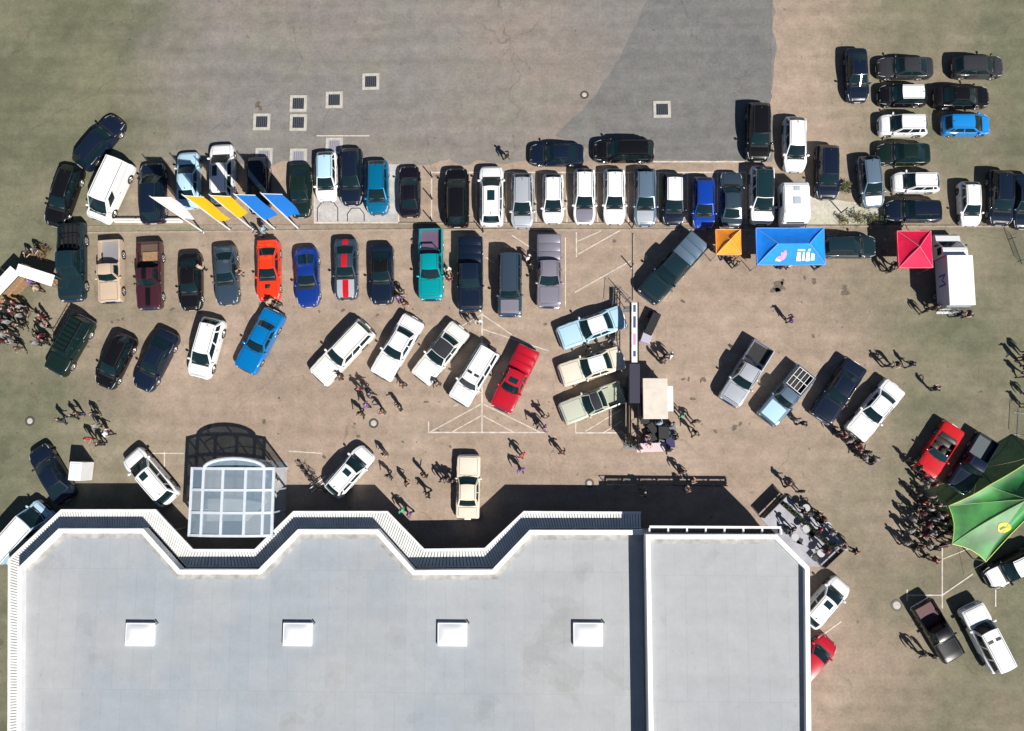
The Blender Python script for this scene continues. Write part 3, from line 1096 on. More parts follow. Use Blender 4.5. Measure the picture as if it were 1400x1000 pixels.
        for s in (1, -1):
            for (a, b) in T['wins']:
                put('side_window', patch_mb(side(s), a, b, .10, .88, 4, 3, .003), M_CGLASS)
        if T.get('rails'):
            for s in (.9, -.9):
                pts = [Vector(roofp(.5 + s / 2, v)) + Vector((0, 0, .045 if 0 < k < 6 else .0)) for k, v in enumerate([.04, .1, .3, .5, .7, .9, .97])]
                put('roof_rail', MB().tube(pts, .022, 6), M_CHROME if kind == 'wagon' else M_DARK, smooth=50)
    # wheels
    ty, riml, rimr = wheel_meshes(T['r'])
    for wx in T['wheels']:
        for s in (1, -1):
            put('wheel', ty, M_TYRE, None, (wx * L, s * (W / 2 - .15), T['r']))
            put('rim', riml if s < 0 else rimr, M_RIM, '^', (0, 0, 0))
    # lamps
    chrome = T.get('chrome')
    zn = prof(T['top'], .47) - .10
    for s in (1, -1):
        xh = L / 2 - T['nose'][0] * .38
        if chrome:
            M = Matrix.Translation((L / 2 - .035, s * W * .36, zn - .12)) @ Matrix.Rotation(math.pi / 2, 4, 'Y')
            put('headlight', MB().lathe([(.10, -.06), (.10, .035), (.07, .05), (.001, .058)], 14, M, close=False), M_HEAD, smooth=40)
        else:
            def lampf(u, v, s=s):
                x = L / 2 - .10 - T['nose'][0] * .62 * u
                w = half_width(T, x)
                zt = prof(T['top'], x / L)
                yy = w * (.58 + .36 * v + .03 * u)
                return (x, s * yy, zt + .012 - .05 * v)
            put('headlight', patch_mb(lampf, 0, 1, 0, 1, 4, 3, .012), M_HEAD)
        xt = -L / 2
        put('taillight', MB().bbox(xt - .012, xt + .05, s * W * .30 - .11, s * W * .30 + .11, .56 if H < 1.6 else .66, .70 if H < 1.6 else .84, .02), M_TAIL)
        xm = T['cab'][0] * L - .10
        ym = half_width(T, xm)
        zm = prof(T['top'], xm / L) + .06
        mm = MB()
        mm.bbox(-.07, .08, -.10, .10, -.05, .09, .035)
        mm.box(-.02, .03, -.16, .0, -.04, -.0) if s > 0 else mm.box(-.02, .03, .0, .16, -.04, -.0)
        put('mirror', mm, 'mirror', None, (xm, s * (ym + .035), zm))
        for hxp in ((.0, -.17) if len(T['wins']) > 1 else (-.02,)):
            hx = hxp * L
            put('door_handle', MB().bbox(-.09, .09, -.02, .02, -.015, .02, .01), M_CHROME if chrome else M_DARK, None, (hx, s * (half_width(T, hx) * .99), prof(T['top'], hx / L) - .16))
    put('grille', MB().bbox(L / 2 - .06, L / 2 + .008, -W * .23, W * .23, .44, zn - .02, .02), M_CHROME if chrome else M_DARK)
    bm = 'bumper'
    zb0 = .42 + (T.get('zb', .19) - .19)
    if chrome:
        w0 = W / 2 * (1 - T['nose'][1] * .5)
        put('bumper', MB().tube([(L / 2 - .16, -w0, zb0), (L / 2 - .0, -w0 * .85, zb0), (L / 2 + .04, 0, zb0), (L / 2 - .0, w0 * .85, zb0), (L / 2 - .16, w0, zb0)], .075, 8), M_CHROME, smooth=60)
        w0 = W / 2 * .97
        put('bumper', MB().tube([(-L / 2 + .14, -w0, zb0), (-L / 2 - .02, -w0 * .9, zb0), (-L / 2 - .05, 0, zb0), (-L / 2 - .02, w0 * .9, zb0), (-L / 2 + .14, w0, zb0)], .075, 8), M_CHROME, smooth=60)
    else:
        put('air_intake', MB().bbox(L / 2 - .1, L / 2 + .004, -W * .24, W * .24, .26, .38, .02), M_DARK)
    put('number_plate', MB().box(-L / 2 - .03 - (.08 if chrome else 0), -L / 2 - .01, -.26, .26, .56, .67), M_PLATE)
    put('number_plate', MB().box(L / 2 + .006, L / 2 + .02, -.26, .26, .40, .51), M_PLATE)
    if 'bed' in T and not T.get('open'):
        b0, b1, zf = T['bed'][0] * L, T['bed'][1] * L, T['bed'][2]
        wi = W / 2 * .84
        put('bed_liner', MB().box(b0 + .02, b1 - .02, -wi * .97, wi * .97, zf + .003, zf + .02), 'bed')
    for sgn in (.25, -.35):                   # wipers
        put('wiper', MB().tube([Vector(wind(.5 + sgn * .5, -.02)) + Vector((.03, 0, .02)), Vector(wind(.5 + sgn * .5 + .34, .12)) + Vector((.02, 0, .03))], .012, 4), M_DARK)
    CARLIB[kind] = (T, P, (wind, rear, roofp, side, topf))
    return CARLIB[kind]


def car(kind, col, cx, cy, ln, hx, hy, label, cat='car', z=.8, group=None, wpx=None, **o):
    T, P, fns = car_parts(kind)
    n = math.hypot(hx, hy)
    hx, hy = hx / n, hy / n
    a = G(cx - hx * ln / 2, cy - hy * ln / 2, .6)
    b = G(cx + hx * ln / 2, cy + hy * ln / 2, .6)
    c = G(cx, cy, z)
    s = (b - a).length / T['L']
    sy = o.get('sy', min(1.06, max(.92, .5 + .5 * s)))
    d = b - a
    root = thing(o.get('name', {'pickup': 'pickup_truck', 'oldpickup': 'pickup_truck', 'van': 'van', 'utility': 'utility_car', 'convertible': 'convertible_car'}.get(kind, 'parked_car')),
                 label, cat, (c.x, c.y, 0), math.atan2(d.y, d.x), group)
    root.scale = (s, sy, sy)
    base = paint(col)
    mm = {'paint': base, 'hood': paint(o['hood']) if 'hood' in o else base, 'roof': paint(o['roof']) if 'roof' in o else base,
          'mirror': base, 'seat': o.get('seat', M_SEAT if T.get('open') else SEATS[int(cx * 7 + cy) % 4]), 'bed': o.get('bed', M_DARK)}
    if o.get('glassroof'):
        mm['roof'] = M_GLASS
    last = None
    for name, me, m, par_, loc in P:
        if name == 'roof_rail' and o.get('norails'):
            continue
        ob = place(name, me, mm[m] if isinstance(m, str) else m, last if par_ == '^' else root, loc)
        if par_ != '^':
            last = ob
    wind, rear, roofp, side, topf = fns
    L = T['L']

    def extra(name, mb, m, smooth=40, key=None):
        k = (kind, name, key)
        if k not in CARLIB:
            CARLIB[k] = mb().mesh(name, smooth)
        return place(name, CARLIB[k], m, root)
    if o.get('sunroof'):
        u0, u1, v0, v1 = o['sunroof'] if isinstance(o['sunroof'], tuple) else (.22, .78, .12, .42)
        extra('sunroof', lambda: patch_mb(roofp, u0, u1, v0, v1, 5, 4, .010), M_GLASS, key=(u0, v0, u1, v1))
    if o.get('stripe'):
        st = paint(o['stripe'])
        w0, w1 = o.get('sw', (.36, .64))
        extra('stripe', lambda: patch_mb(topf(T['cab'][0] * L + .24, L / 2 - .10, .74), w0, w1, 0, 1, 4, 10, .018), st, key=('h', w0, w1))
        extra('stripe', lambda: patch_mb(roofp, w0, w1, .0, 1., 4, 8, .009), st, key=('r', w0, w1))
        if kind in ('coupe', 'sports', 'sedan'):
            extra('stripe', lambda: patch_mb(topf(-L / 2 + .06, T['cab'][3] * L - .12, .72), w0, w1, 0, 1, 4, 5, .018), st, key=('t', w0, w1))
    if o.get('scoop'):
        extra('hood_scoop', lambda: MB().bbox(.24 * L, .31 * L, -.22, .22, .88, 1.03, .04), M_DARK)
    if o.get('spoiler'):
        extra('spoiler', lambda: MB().bbox(-L / 2 + .02, -L / 2 + .26, -.82, .82, 1.10, 1.15, .02).box(-L / 2 + .1, -L / 2 + .18, -.6, -.54, .98, 1.1).box(-L / 2 + .1, -L / 2 + .18, .54, .6, .98, 1.1), o['spoiler'] if not isinstance(o['spoiler'], int) else base)
    if o.get('rack'):
        extra('roof_rack', lambda: rack_mb(T, roofp), M_BLACKSTEEL)
    if o.get('tonneau'):
        b0, b1 = T['bed'][0] * L, T['bed'][1] * L
        zt = prof(T['top'], -.3)
        tm = o['tonneau'] if not isinstance(o['tonneau'], str) else paint(o['tonneau'])
        for k in range(3):
            xa, xb = b0 + (b1 - b0) * k / 3 + .012, b0 + (b1 - b0) * (k + 1) / 3 - .012
            extra('bed_cover_panel', lambda: MB().bbox(xa, xb, -T['W'] * .43, T['W'] * .43, zt - .03, zt + .035, .015), tm, key=k)
    if o.get('bar'):
        zt = prof(T['top'], -.2)
        extra('roll_bar', lambda: MB().tube([(T['bed'][1] * L - .1, -.8, zt - .3), (T['bed'][1] * L - .16, -.74, T['H'] - .06), (T['bed'][1] * L - .16, .74, T['H'] - .06), (T['bed'][1] * L - .1, .8, zt - .3)], .045, 8)
              .tube([(T['bed'][1] * L - .28, -.72, T['H'] - .1), (T['bed'][1] * L - .28, .72, T['H'] - .1)], .035, 8), M_CHROME)
    if o.get('bedrack'):
        zt = prof(T['top'], -.3) + .12

        def br():
            m = MB()
            xa, xb = T['bed'][0] * L + .1, T['bed'][1] * L - .1
            for k in range(5):
                y = -.7 + .35 * k
                m.tube([(xa, y, zt), (xb, y, zt)], .028, 6)
            for k in range(3):
                x = xa + (xb - xa) * k / 2
                m.tube([(x, -.72, zt), (x, .72, zt)], .03, 6)
                for y in (-.72, .72):
                    m.tube([(x, y, T['bed'][2]), (x, y, zt)], .03, 6)
            return m
        extra('bed_rack', br, M_WHITE if o['bedrack'] == 1 else M_BLACKSTEEL)
    if o.get('cargo'):
        for k, (x, y, sx, sy_, sz, m) in enumerate(o['cargo']):
            place('cargo_board', MB().bbox(x - sx, x + sx, y - sy_, y + sy_, T['bed'][2] + .022, T['bed'][2] + .022 + sz, .02).mesh('cargo_board'), m, root)
    if o.get('spare'):
        place('spare_wheel', wheel_meshes(T['r'])[0], M_TYRE, root, (-L / 2 - .13, .1, 1.0), math.pi / 2)
    if o.get('roofvents'):
        for (u0, u1) in ((.12, .42), (.58, .88)):
            extra('roof_vent', lambda: patch_mb(roofp, u0, u1, .20, .27, 4, 2, .02), M_DARK, key=(u0, 'v'))
    return root


def rack_mb(T, roofp):
    m = MB()
    z = T['H'] + .16
    x0, x1 = T['cab'][1] * T['L'] - .1, T['cab'][2] * T['L'] + .1
    w = T['W'] * .33
    for k in range(8):
        x = x0 + (x1 - x0) * k / 7
        m.tube([(x, -w, z), (x, w, z)], .022, 6)
    for y in (-w, w):
        m.tube([(x0, y, z + .06), (x1, y, z + .06)], .028, 6)
        for x in (x0, (x0 + x1) / 2, x1):
            m.tube([(x, y, T['H'] - .06), (x, y, z + .06)], .02, 6)
    return m


D, U_, LF, RT = (0, 1), (0, -1), (-1, 0), (1, 0)
WD = M_WOOD
# ---- upper left
car('wagon', 'navy', 135, 194, 84, .64, -.77, 'dark blue estate car parked askew above the white van', norails=1)
car('wagon', 'black', 86, 268, 86, -.33, .94, 'black estate car at the far left beside the white van')
car('van', 'white', 147, 259, 88, -.42, .91, 'white panel van parked aslant left of the flags', 'van', z=1.2, name='delivery_van')
car('suv', 'navy', 209, 264, 82, *U_, 'black SUV right of the white van, nose up', norails=1)
car('sedan', 'paleblue', 257, 246, 78, *U_, 'pale blue saloon under the white banner flag', glassroof=0)
car('suv', 'white', 304, 237, 80, *U_, 'white SUV with sunroof above the yellow banner flags', sunroof=(.55, .85, .08, .45), norails=1)
car('wagon', 'navy', 353, 253, 76, *D, 'dark blue estate car above the blue banner flags', norails=1)
car('sedan', 'darkgreen', 410, 260, 72, *D, 'dark green saloon right of the blue banner flags')
car('hatch', 'white', 446, 241, 67, *D, 'silvery white hatchback on the pale display bay', roof='paleblue')
car('wagon', 'navy', 480, 241, 77, *D, 'dark blue estate car in the middle of the pale display bay', norails=1)
car('hatch', 'midblue', 516, 256, 73, *D, 'bright blue hatchback at the right of the pale display bay')
# ---- upper row
car('sedan', 'plum', 560, 261, 70, *U_, 'near-black saloon just right of the pale display bay')
car('suv', 'black', 625, 270, 80, *U_, 'black SUV left of the white sunroof SUV in the upper row', norails=1)
car('suv', 'white', 672, 268, 82, *U_, 'white SUV with dark glass sunroof, nose up in the upper row', sunroof=(.28, .72, .15, .5), norails=1)
car('hatch', 'silver', 714, 274, 74, *D, 'silver hatchback below the dark blue car lying crosswise')
car('hatch', 'white', 756, 271, 67, *D, 'clean white hatchback between silver hatchback and mauve-bonneted estate')
car('wagon', 'white', 799, 268, 75, *D, 'white-roofed estate car with mauve grey reflection painted into the bonnet', hood='mauve', norails=1)  # bonnet and roof differ by a reflection put into the paint colours
car('wagon', 'white', 840, 268, 75, *D, 'plain white estate car below the black crosswise SUV', norails=1)
car('wagon', 'steel', 882, 269, 78, *D, 'steel blue estate car between white estate and white-roofed dark car', hood='silver', norails=1)
car('hatch', 'navy', 921, 272, 70, *D, 'dark navy hatchback with a white roof', roof='white')
car('hatch', 'vividblue', 962, 277, 70, *D, 'vivid royal blue hatchback above the orange tent')
car('sedan', 'slate', 1000, 272, 76, *U_, 'dark steel blue saloon beside the vivid blue hatchback')
car('suv', 'white', 1042, 267, 79, *D, 'white SUV with black glass roof above the blue tent', glassroof=1, norails=1)
# ---- crosswise and upper right
car('sedan', 'navy', 761, 211, 74, *LF, 'dark blue saloon lying crosswise in the road above the row')
car('suv', 'black', 853, 206, 82, *LF, 'black SUV lying crosswise in the road on the asphalt patch', sy=.96)
car('suv', 'black', 1037, 180, 78, *D, 'black SUV at the right edge of the dark asphalt patch', norails=1)
car('hatch', 'white', 1087, 197, 74, *D, 'white hatchback right of the black SUV by the asphalt patch')
car('suv', 'navy', 1131, 235, 73, *D, 'dark blue SUV above the dry planting bed', norails=1)
car('hatch', 'steel', 1191, 248, 70, .12, .99, 'steel blue hatchback with white bonnet right of the planting bed', hood='white')
car('sedan', 'navy', 1172, 102, 72, .06, .99, 'black saloon cut off at the top of the upper right group')
car('hatch', 'black', 1235, 130, 66, *LF, 'black small car with a white roof in the upper right group', roof='white')
car('sedan', 'black', 1316, 132, 76, *RT, 'long black saloon at the top right, nose to the right')
car('suv', 'white', 1235, 171, 66, *LF, 'white SUV second in the upper right column', norails=1, sy=.92)
car('hatch', 'azure', 1322, 170, 66, *RT, 'bright blue hatchback below the long black saloon')
car('sedan', 'darkgreen', 1236, 210, 72, *LF, 'black-green saloon between the two white cars of the right column')
car('hatch', 'white', 1253, 249, 64, *LF, 'white hatchback fourth in the upper right column')
car('wagon', 'navy', 1250, 288, 76, *LF, 'dark navy estate car lowest in the upper right column', norails=1)
car('hatch', 'white', 1327, 278, 60, .04, 1, 'white hatchback nose down at the right beside dark cars')
car('suv', 'navy', 1368, 270, 74, *D, 'dark navy SUV right of the white nose-down hatchback')
car('sedan', 'navy', 1401, 275, 74, *D, 'dark car cut off by the right edge of the upper lot')
car('sedan', 'charcoal', 1238, 92, 76, *LF, 'dark grey saloon above the white-roofed small car', sy=.95)
car('hatch', 'charcoal', 1338, 91, 70, *RT, 'dark grey hatchback above the long black saloon')
# ---- second row
car('pickup', 'darkteal', 97, 358, 104, *D, 'very long dark green pickup truck with a black rack in its bed', 'pickup', bedrack=2, z=1.)
car('oldpickup', 'beige', 151, 371, 84, .0, 1, 'beige pickup truck with grey bed between dark green pickup and maroon pickup', 'pickup', bed=mat('bed_grey', (.22, .22, .24), .6))
car('oldpickup', 'maroon', 205, 377, 90, *D, 'maroon pickup truck with boards in the bed and black bonnet stripe', 'pickup', stripe='black', cargo=[(-.95, 0, .55, .62, .06, M_DARK), (-1.5, .0, .35, .6, .12, WD)], bed=mat('bed_brown', (.10, .07, .05), .7))
car('sedan', 'black', 260, 385, 77, *D, 'black saloon between maroon pickup and dark teal coupe')
car('coupe', 'slate', 309, 376, 80, .05, 1, 'dark steel blue coupe left of the orange-red coupe')
car('coupe', 'orangered', 367, 370, 81, *D, 'orange-red muscle coupe with bonnet scoop', scoop=1, spoiler=1)
car('sports', 'deepblue', 420, 379, 80, .03, 1, 'deep blue low sports car right of the orange-red coupe')
car('coupe', 'slate', 473, 368, 82, *D, 'dark grey coupe with broad red centre stripe and silver bonnet', stripe='red', hood='silver', sw=(.33, .67))
car('coupe', 'navy', 522, 375, 80, *D, 'black coupe right of the red-striped dark grey coupe', roof='black')
car('pickup', 'turquoise', 589, 361, 96, *D, 'turquoise pickup truck with chrome roll bar', 'pickup', bar=1, bed=mat('bed_plum', (.12, .07, .12), .6), z=1.)
car('pickup', 'navy', 643, 374, 100, *D, 'dark navy pickup truck with covered bed left of the grey 4x4', 'pickup', tonneau='navy', z=1.)
car('fourbyfour', 'slate', 697, 389, 84, *D, 'grey-blue boxy 4x4 with mauve bonnet beside the painted chevrons', hood='mauve', z=1.)
car('pickup', 'mauve', 751, 370, 98, *D, 'mauve-silver pickup truck with covered bed', 'pickup', tonneau='mauve', z=1.)
# ---- third row, aslant
car('fourbyfour', 'darkgreen', 94, 472, 84, -.5, .87, 'black-green 4x4 with roof rack beside the people on the left', rack=1, z=1.)
car('hatch', 'black', 157, 494, 78, -.43, .9, 'black hatchback parked aslant right of the rack-topped 4x4')
car('sedan', 'navy', 212, 493, 88, -.46, .89, 'dark navy saloon parked aslant left of the white SUV')
car('suv', 'white', 282, 476, 84, -.27, .96, 'white SUV parked aslant left of the bright blue classic car', norails=1)
car('classic', 'skyblue', 355, 466, 90, -.47, .88, 'bright sky blue classic two-door car parked aslant')
car('classicwagon', 'offwhite', 468, 482, 98, -.69, .73, 'white classic estate car leftmost of the slanted white classics')
car('classic', 'white', 543, 475, 92, -.51, .86, 'white classic saloon second of the slanted white classics')
car('classic', 'offwhite', 602, 483, 90, -.62, .78, 'white classic car with a dark top', roof='charcoal')
car('fourbyfour', 'white', 648, 513, 84, -.52, .85, 'white boxy 4x4 with black roof vents left of the red pickup', z=1., spare=1, roofvents=1)
car('pickup', 'crimson', 704, 518, 92, -.43, .9, 'red pickup truck with covered bed and dark sunroof at the painted chevrons', 'pickup', tonneau='crimson', sunroof=(.22, .78, .12, .5), z=1.)
car('classic', 'paleblue', 809, 448, 92, -.94, .34, 'pale blue classic car with white roof beside the truss', roof='white')
car('classic', 'cream', 809, 501, 88, -.955, .30, 'cream classic car with white roof, middle of the three beside the truss', roof='white')
car('utility', 'sage', 810, 551, 88, -.93, .36, 'pale green classic car with dark roof and open rear bed', roof='charcoal', bed=mat('bed_sage', (.35, .37, .28), .6))
car('pickup', 'darkteal', 921, 366, 108, -.67, .74, 'black pickup truck with grey bed cover below the upper row', 'pickup', tonneau='steel', z=1.)
# ---- right of the truss
car('pickup', 'silver', 1021, 511, 92, -.53, .85, 'silver pickup truck with black open bed', 'pickup', bar=1, z=1.)
car('oldpickup', 'steel', 1075, 541, 86, -.64, .77, 'blue pickup truck with white rack bars in the bed', 'pickup', bedrack=1, hood='paleblue')
car('classic', 'navy', 1147, 535, 90, -.55, .84, 'dark navy classic car beside the white classic on the right', roof='navy')
car('classic', 'white', 1197, 561, 88, -.64, .77, 'white classic car rightmost of the slanted group, by the walkers')
car('convertible', 'red', 1285, 616, 78, -.54, .84, 'red open-top car with black seats by the crowd')
car('oldpickup', 'navy', 1330, 634, 82, -.52, .85, 'dark blue pickup truck next to the green tent', 'pickup', bed=mat('bed_grey2', (.07, .09, .10), .6))
# ---- lower left, along the showroom
car('sedan', 'navy', 70, 648, 84, -.5, -.87, 'dark blue saloon half in the shade at the showroom corner')
car('van', 'paleblue', 28, 728, 92, .66, -.75, 'pale blue and white van at the left end of the showroom', 'van', roof='white', z=1.2, name='delivery_van')
car('suv', 'white', 206, 652, 86, -.65, -.76, 'white SUV with small sunroof left of the glass pavilion', sunroof=(.3, .75, .06, .28), norails=1)
car('hatch', 'white', 478, 645, 78, .66, -.75, 'white hatchback with sunroof right of the glass pavilion', sunroof=(.25, .75, .1, .32))
car('classic', 'cream', 640, 666, 86, .02, -1, 'cream classic car nose up in the bay of the showroom')
# ---- lower right
car('hatch', 'white', 1129, 824, 76, .66, -.75, 'white hatchback with sunroof beside the taller wing', sunroof=(.25, .75, .1, .35))
car('hatch', 'crimson', 1112, 903, 74, .66, -.75, 'red hatchback mostly hidden behind the taller wing')
car('sedan', 'black', 1388, 776, 84, -.9, .44, 'black and white saloon below the green tent', hood='white', roof='white')
car('oldpickup', 'black', 1285, 864, 88, .52, .86, 'black pickup truck with maroon bed at the bottom right', 'pickup', bed=mat('bed_maroon', (.09, .03, .035), .6), z=1.)
car('fourbyfour', 'white', 1350, 872, 96, -.46, -.89, 'white 4x4 with dark flanks and roof vents at the bottom right', z=1., roofvents=1)
car('wagon', 'darkteal', 1160, 337, 78, *RT, 'dark teal estate car between the blue and crimson tents', norails=1)


# box truck -------------------------------------------------------------
def box_truck():
    c = G(1293, 379, .5)
    t = thing('box_truck', 'white box truck with grey-blue side beside the crimson tent', 'truck', (c.x, c.y, 0), R(90))
    W = 2.0
    bl = [-2.75, 1.25]
    build('cargo_box', MB().bbox(bl[0], bl[1], -W / 2, W / 2, .85, 2.75, .03), mat('box_side', (.40, .44, .54), .4, noise=.05, nscale=2), t)
    build('box_roof', MB().bbox(bl[0] - .01, bl[1] + .01, -W / 2 - .01, W / 2 + .01, 2.752, 2.80, .02), M_WHITE, t)
    build('chassis', MB().box(bl[0], 2.9, -.45, .45, .5, .94), M_DARK, t)
    cabv = MB()
    P = [(1.33, 2.2), (1.33, .45), (3.42, .45), (3.44, .9), (3.3, 1.1), (2.8, 1.24), (2.05, 2.12), (1.8, 2.2)]
    w = .98
    n = len(P)
    cabv.add([(x, w, z) for x, z in P] + [(x, -w, z) for x, z in P], [tuple(range(n)), tuple(reversed(range(n, 2 * n)))] + [(i + n, (i + 1) % n + n, (i + 1) % n, i) for i in range(n)])
    build('cab', cabv, paint('white'), t)
    build('windscreen', MB().add([(2.76, .88, 1.305), (2.76, -.88, 1.305), (2.11, -.82, 2.065), (2.11, .82, 2.065)], [(0, 1, 2, 3)]).add([(2.77, .88, 1.30), (2.77, -.88, 1.30), (2.12, -.82, 2.06), (2.12, .82, 2.06)], [(0, 1, 2, 3)]), M_GLASS, t)
    for s in (1, -1):
        build('side_window', MB().box(1.55, 2.15, s * .985 - .008, s * .985 + .008, 1.3, 1.95), M_GLASS, t)
        build('mirror', MB().bbox(2.3, 2.42, s * 1.15 - .1, s * 1.15 + .1, 1.35, 1.75, .03), M_DARK, t)
        build('headlight', MB().bbox(3.34, 3.46, s * .75 - .16, s * .75 + .16, .7, .9, .03), M_HEAD, t)
        build('taillight', MB().bbox(bl[0] - .04, bl[0] + .02, s * .9 - .1, s * .9 + .1, .7, .85, .02), M_TAIL, t)
        ty, ra, rb = wheel_meshes(.38)
        for x in (2.6, -1.6):
            wl = place('wheel', ty, M_TYRE, t, (x, s * .86, .38))
            place('rim', ra if s < 0 else rb, M_RIM, wl)
    build('bumper', MB().bbox(3.40, 3.50, -.95, .95, .4, .62, .03), M_DARK, t)
    build('tail_lift', MB().bbox(bl[0] - .08, bl[0] - .005, -.95, .95, .95, 2.2, .02), M_STEEL, t)
    build('hitch_step', MB().bbox(bl[0] - .35, bl[0] - .09, -1.0, 1.0, .55, .62, .02), M_STEEL, t)
    # lettering on the side towards the lot (left in the photo)
    cu = bpy.data.curves.new('side_lettering', 'FONT')
    cu.body = 'M'
    cu.size = 1.5
    cu.extrude = .004
    cu.align_x = 'CENTER'
    ob = bpy.data.objects.new('side_lettering', cu)
    COL.objects.link(ob)
    me = bpy.data.meshes.new_from_object(ob)
    bpy.data.objects.remove(ob)
    o = place('side_lettering', me, mat('letter_blue', (.05, .07, .28), .5), t, (-.6, W / 2 + .008, 1.35))
    o.rotation_euler = (R(90), 0, R(180))


box_truck()


def caravan():
    c = G(1084, 280, 1.2)
    t = thing('caravan', 'small white caravan above the blue tent', 'caravan', (c.x, c.y, 0), R(-90))
    P = [(-1.7, .5), (-1.75, 1.2), (-1.6, 2.1), (-1.2, 2.3), (1.1, 2.3), (1.55, 2.05), (1.8, 1.2), (1.7, .5)]
    w, n = 1.05, len(P)
    mb = MB().add([(x, w, z) for x, z in P] + [(x, -w, z) for x, z in P], [tuple(reversed(range(n))), tuple(range(n, 2 * n))] + [(i, (i + 1) % n, (i + 1) % n + n, i + n) for i in range(n)])
    bm = bmesh.new()
    me = mb.mesh('shell')
    bm.from_mesh(me)
    bmesh.ops.recalc_face_normals(bm, faces=bm.faces)
    bmesh.ops.bevel(bm, geom=[e for e in bm.edges], offset=.07, segments=2, affect='EDGES')
    bm.to_mesh(me)
    bm.free()
    place('shell', me, M_WHITE, t)
    build('roof_hatch', MB().bbox(-.3, .3, -.3, .3, 2.28, 2.36, .03), mat('hatch_grey', (.4, .45, .5), .3), t)
    build('roof_hatch', MB().bbox(-1.15, -.8, -.25, .25, 2.28, 2.35, .03), mat('hatch_grey'), t)
    build('front_window', MB().box(1.62, 1.70, -.7, .7, 1.35, 1.75), M_GLASS, t)
    for s in (1, -1):
        build('side_window', MB().box(-.9, .3, s * 1.052 - .01, s * 1.052 + .01, 1.2, 1.8), M_GLASS, t)
        ty, ra, rb = wheel_meshes(.31)
        wl = place('wheel', ty, M_TYRE, t, (-.1, s * .95, .31))
        place('rim', ra if s < 0 else rb, M_RIM, wl)
    build('drawbar', MB().tube([(1.7, -.4, .5), (2.5, 0, .5), (1.7, .4, .5)], .04, 6), M_STEEL, t)


caravan()


# ================================================================== TENTS, FLAGS, STANDS
def hip_tent(name, label, cx, cy, wpx, hpx, ridge, hp, he, colr, group=None, vc=None):
    """pop-up tent: four sloping panels, valance, legs"""
    c0, c1 = G(cx - wpx / 2, cy - hpx / 2, he), G(cx + wpx / 2, cy + hpx / 2, he)
    cx_, cy_ = (c0.x + c1.x) / 2, (c0.y + c1.y) / 2
    w, h = (c1.x - c0.x) / 2, (c0.y - c1.y) / 2
    t = thing(name, label, 'tent', (cx_, cy_, 0), 0, group)
    m = mat('canvas_' + colr[0], colr[1], .75, noise=.12, nscale=2.2, bump=.9)
    mt = mat('trim_' + colr[0], tuple(min(.9, x * .75 + .22) for x in colr[1]), .7)
    r = ridge * w
    A, B, C_, D_ = (-w, h, he), (w, h, he), (w, -h, he), (-w, -h, he)
    R0, R1 = (-r, 0, hp), (r, 0, hp)

    def panel(pts):
        # subdivided with a sag towards the eave
        p = [Vector(q) for q in pts]
        if len(p) == 3:
            p = [p[0], p[1], p[2], p[2]]
        nn = 8
        vs = []
        for j in range(nn + 1):
            for i in range(nn + 1):
                u, v = i / nn, j / nn
                q = p[0].lerp(p[1], u).lerp(p[3].lerp(p[2], u), v)
                q.z -= .10 * math.sin(math.pi * v) * (.6 + .4 * math.sin(math.pi * u)) + .05 * math.sin(math.pi * u) * (1 - v)
                vs.append(q)
        return MB().add(vs, [(j * (nn + 1) + i, j * (nn + 1) + i + 1, (j + 1) * (nn + 1) + i + 1, (j + 1) * (nn + 1) + i) for j in range(nn) for i in range(nn)])
    for pts in ((B, A, R0, R1), (D_, C_, R1, R0), (A, D_, R0), (C_, B, R1)):
        build('roof_panel', panel(pts), m, t, 60)
    for (a, b) in ((A, R0), (D_, R0), (B, R1), (C_, R1), (A, B), (B, C_), (C_, D_), (D_, A)):
        a, b = Vector(a), Vector(b)
        sag = .05 if abs(a.z - b.z) < .01 else 0
        build('edge_trim', MB().tube([a + (b - a) * f - Vector((0, 0, sag * math.sin(math.pi * f) - .01)) for f in (0, .25, .5, .75, 1)], .025, 5), mt, t)
    for (a, b) in ((A, B), (B, C_), (C_, D_), (D_, A)):
        build('valance', MB().add([a, b, (b[0], b[1], he - .28), (a[0], a[1], he - .28)], [(0, 1, 2, 3)]), m, t)
    for (x, y, _) in (A, B, C_, D_):
        x *= .97
        y *= .97
        build('leg', MB().tube([(x, y, 0), (x, y, he - .02)], .03, 8).bbox(x - .09, x + .09, y - .09, y + .09, 0, .03, .01), M_STEEL, t)
    build('ridge_pole', MB().tube([(-r - .01, 0, hp - .06), (r + .01, 0, hp - .06)], .03, 6), M_STEEL, t)
    return t, w, h, r


hip_tent('popup_tent', 'small orange pop-up tent beside the blue tent', 996, 331, 35, 34, 0, 3.0, 2.25, ('orange', (.85, .28, .01)))
tb, tw, th, tr = hip_tent('popup_tent', 'long bright blue tent with pink and white logo', 1081, 337, 95, 50, .46, 3.1, 2.25, ('blue', (.0, .23, .85)))
hip_tent('popup_tent', 'crimson red pop-up tent beside the white box truck', 1251, 341, 49, 50, 0, 3.1, 2.3, ('crimson', (.72, .0, .055)))


def logo(t, poly, m, w, h, he=2.25, hp=3.1):
    """flat print lying on the south roof slope"""
    def on(x, y):
        v = (y + h) / h
        return (x, y, he + (hp - he) * v - .10 * math.sin(math.pi * v) + .02)
    vs = [on(x, y) for x, y in poly]
    return build('printed_logo', MB().add(vs, [tuple(range(len(vs)))]), m, t)


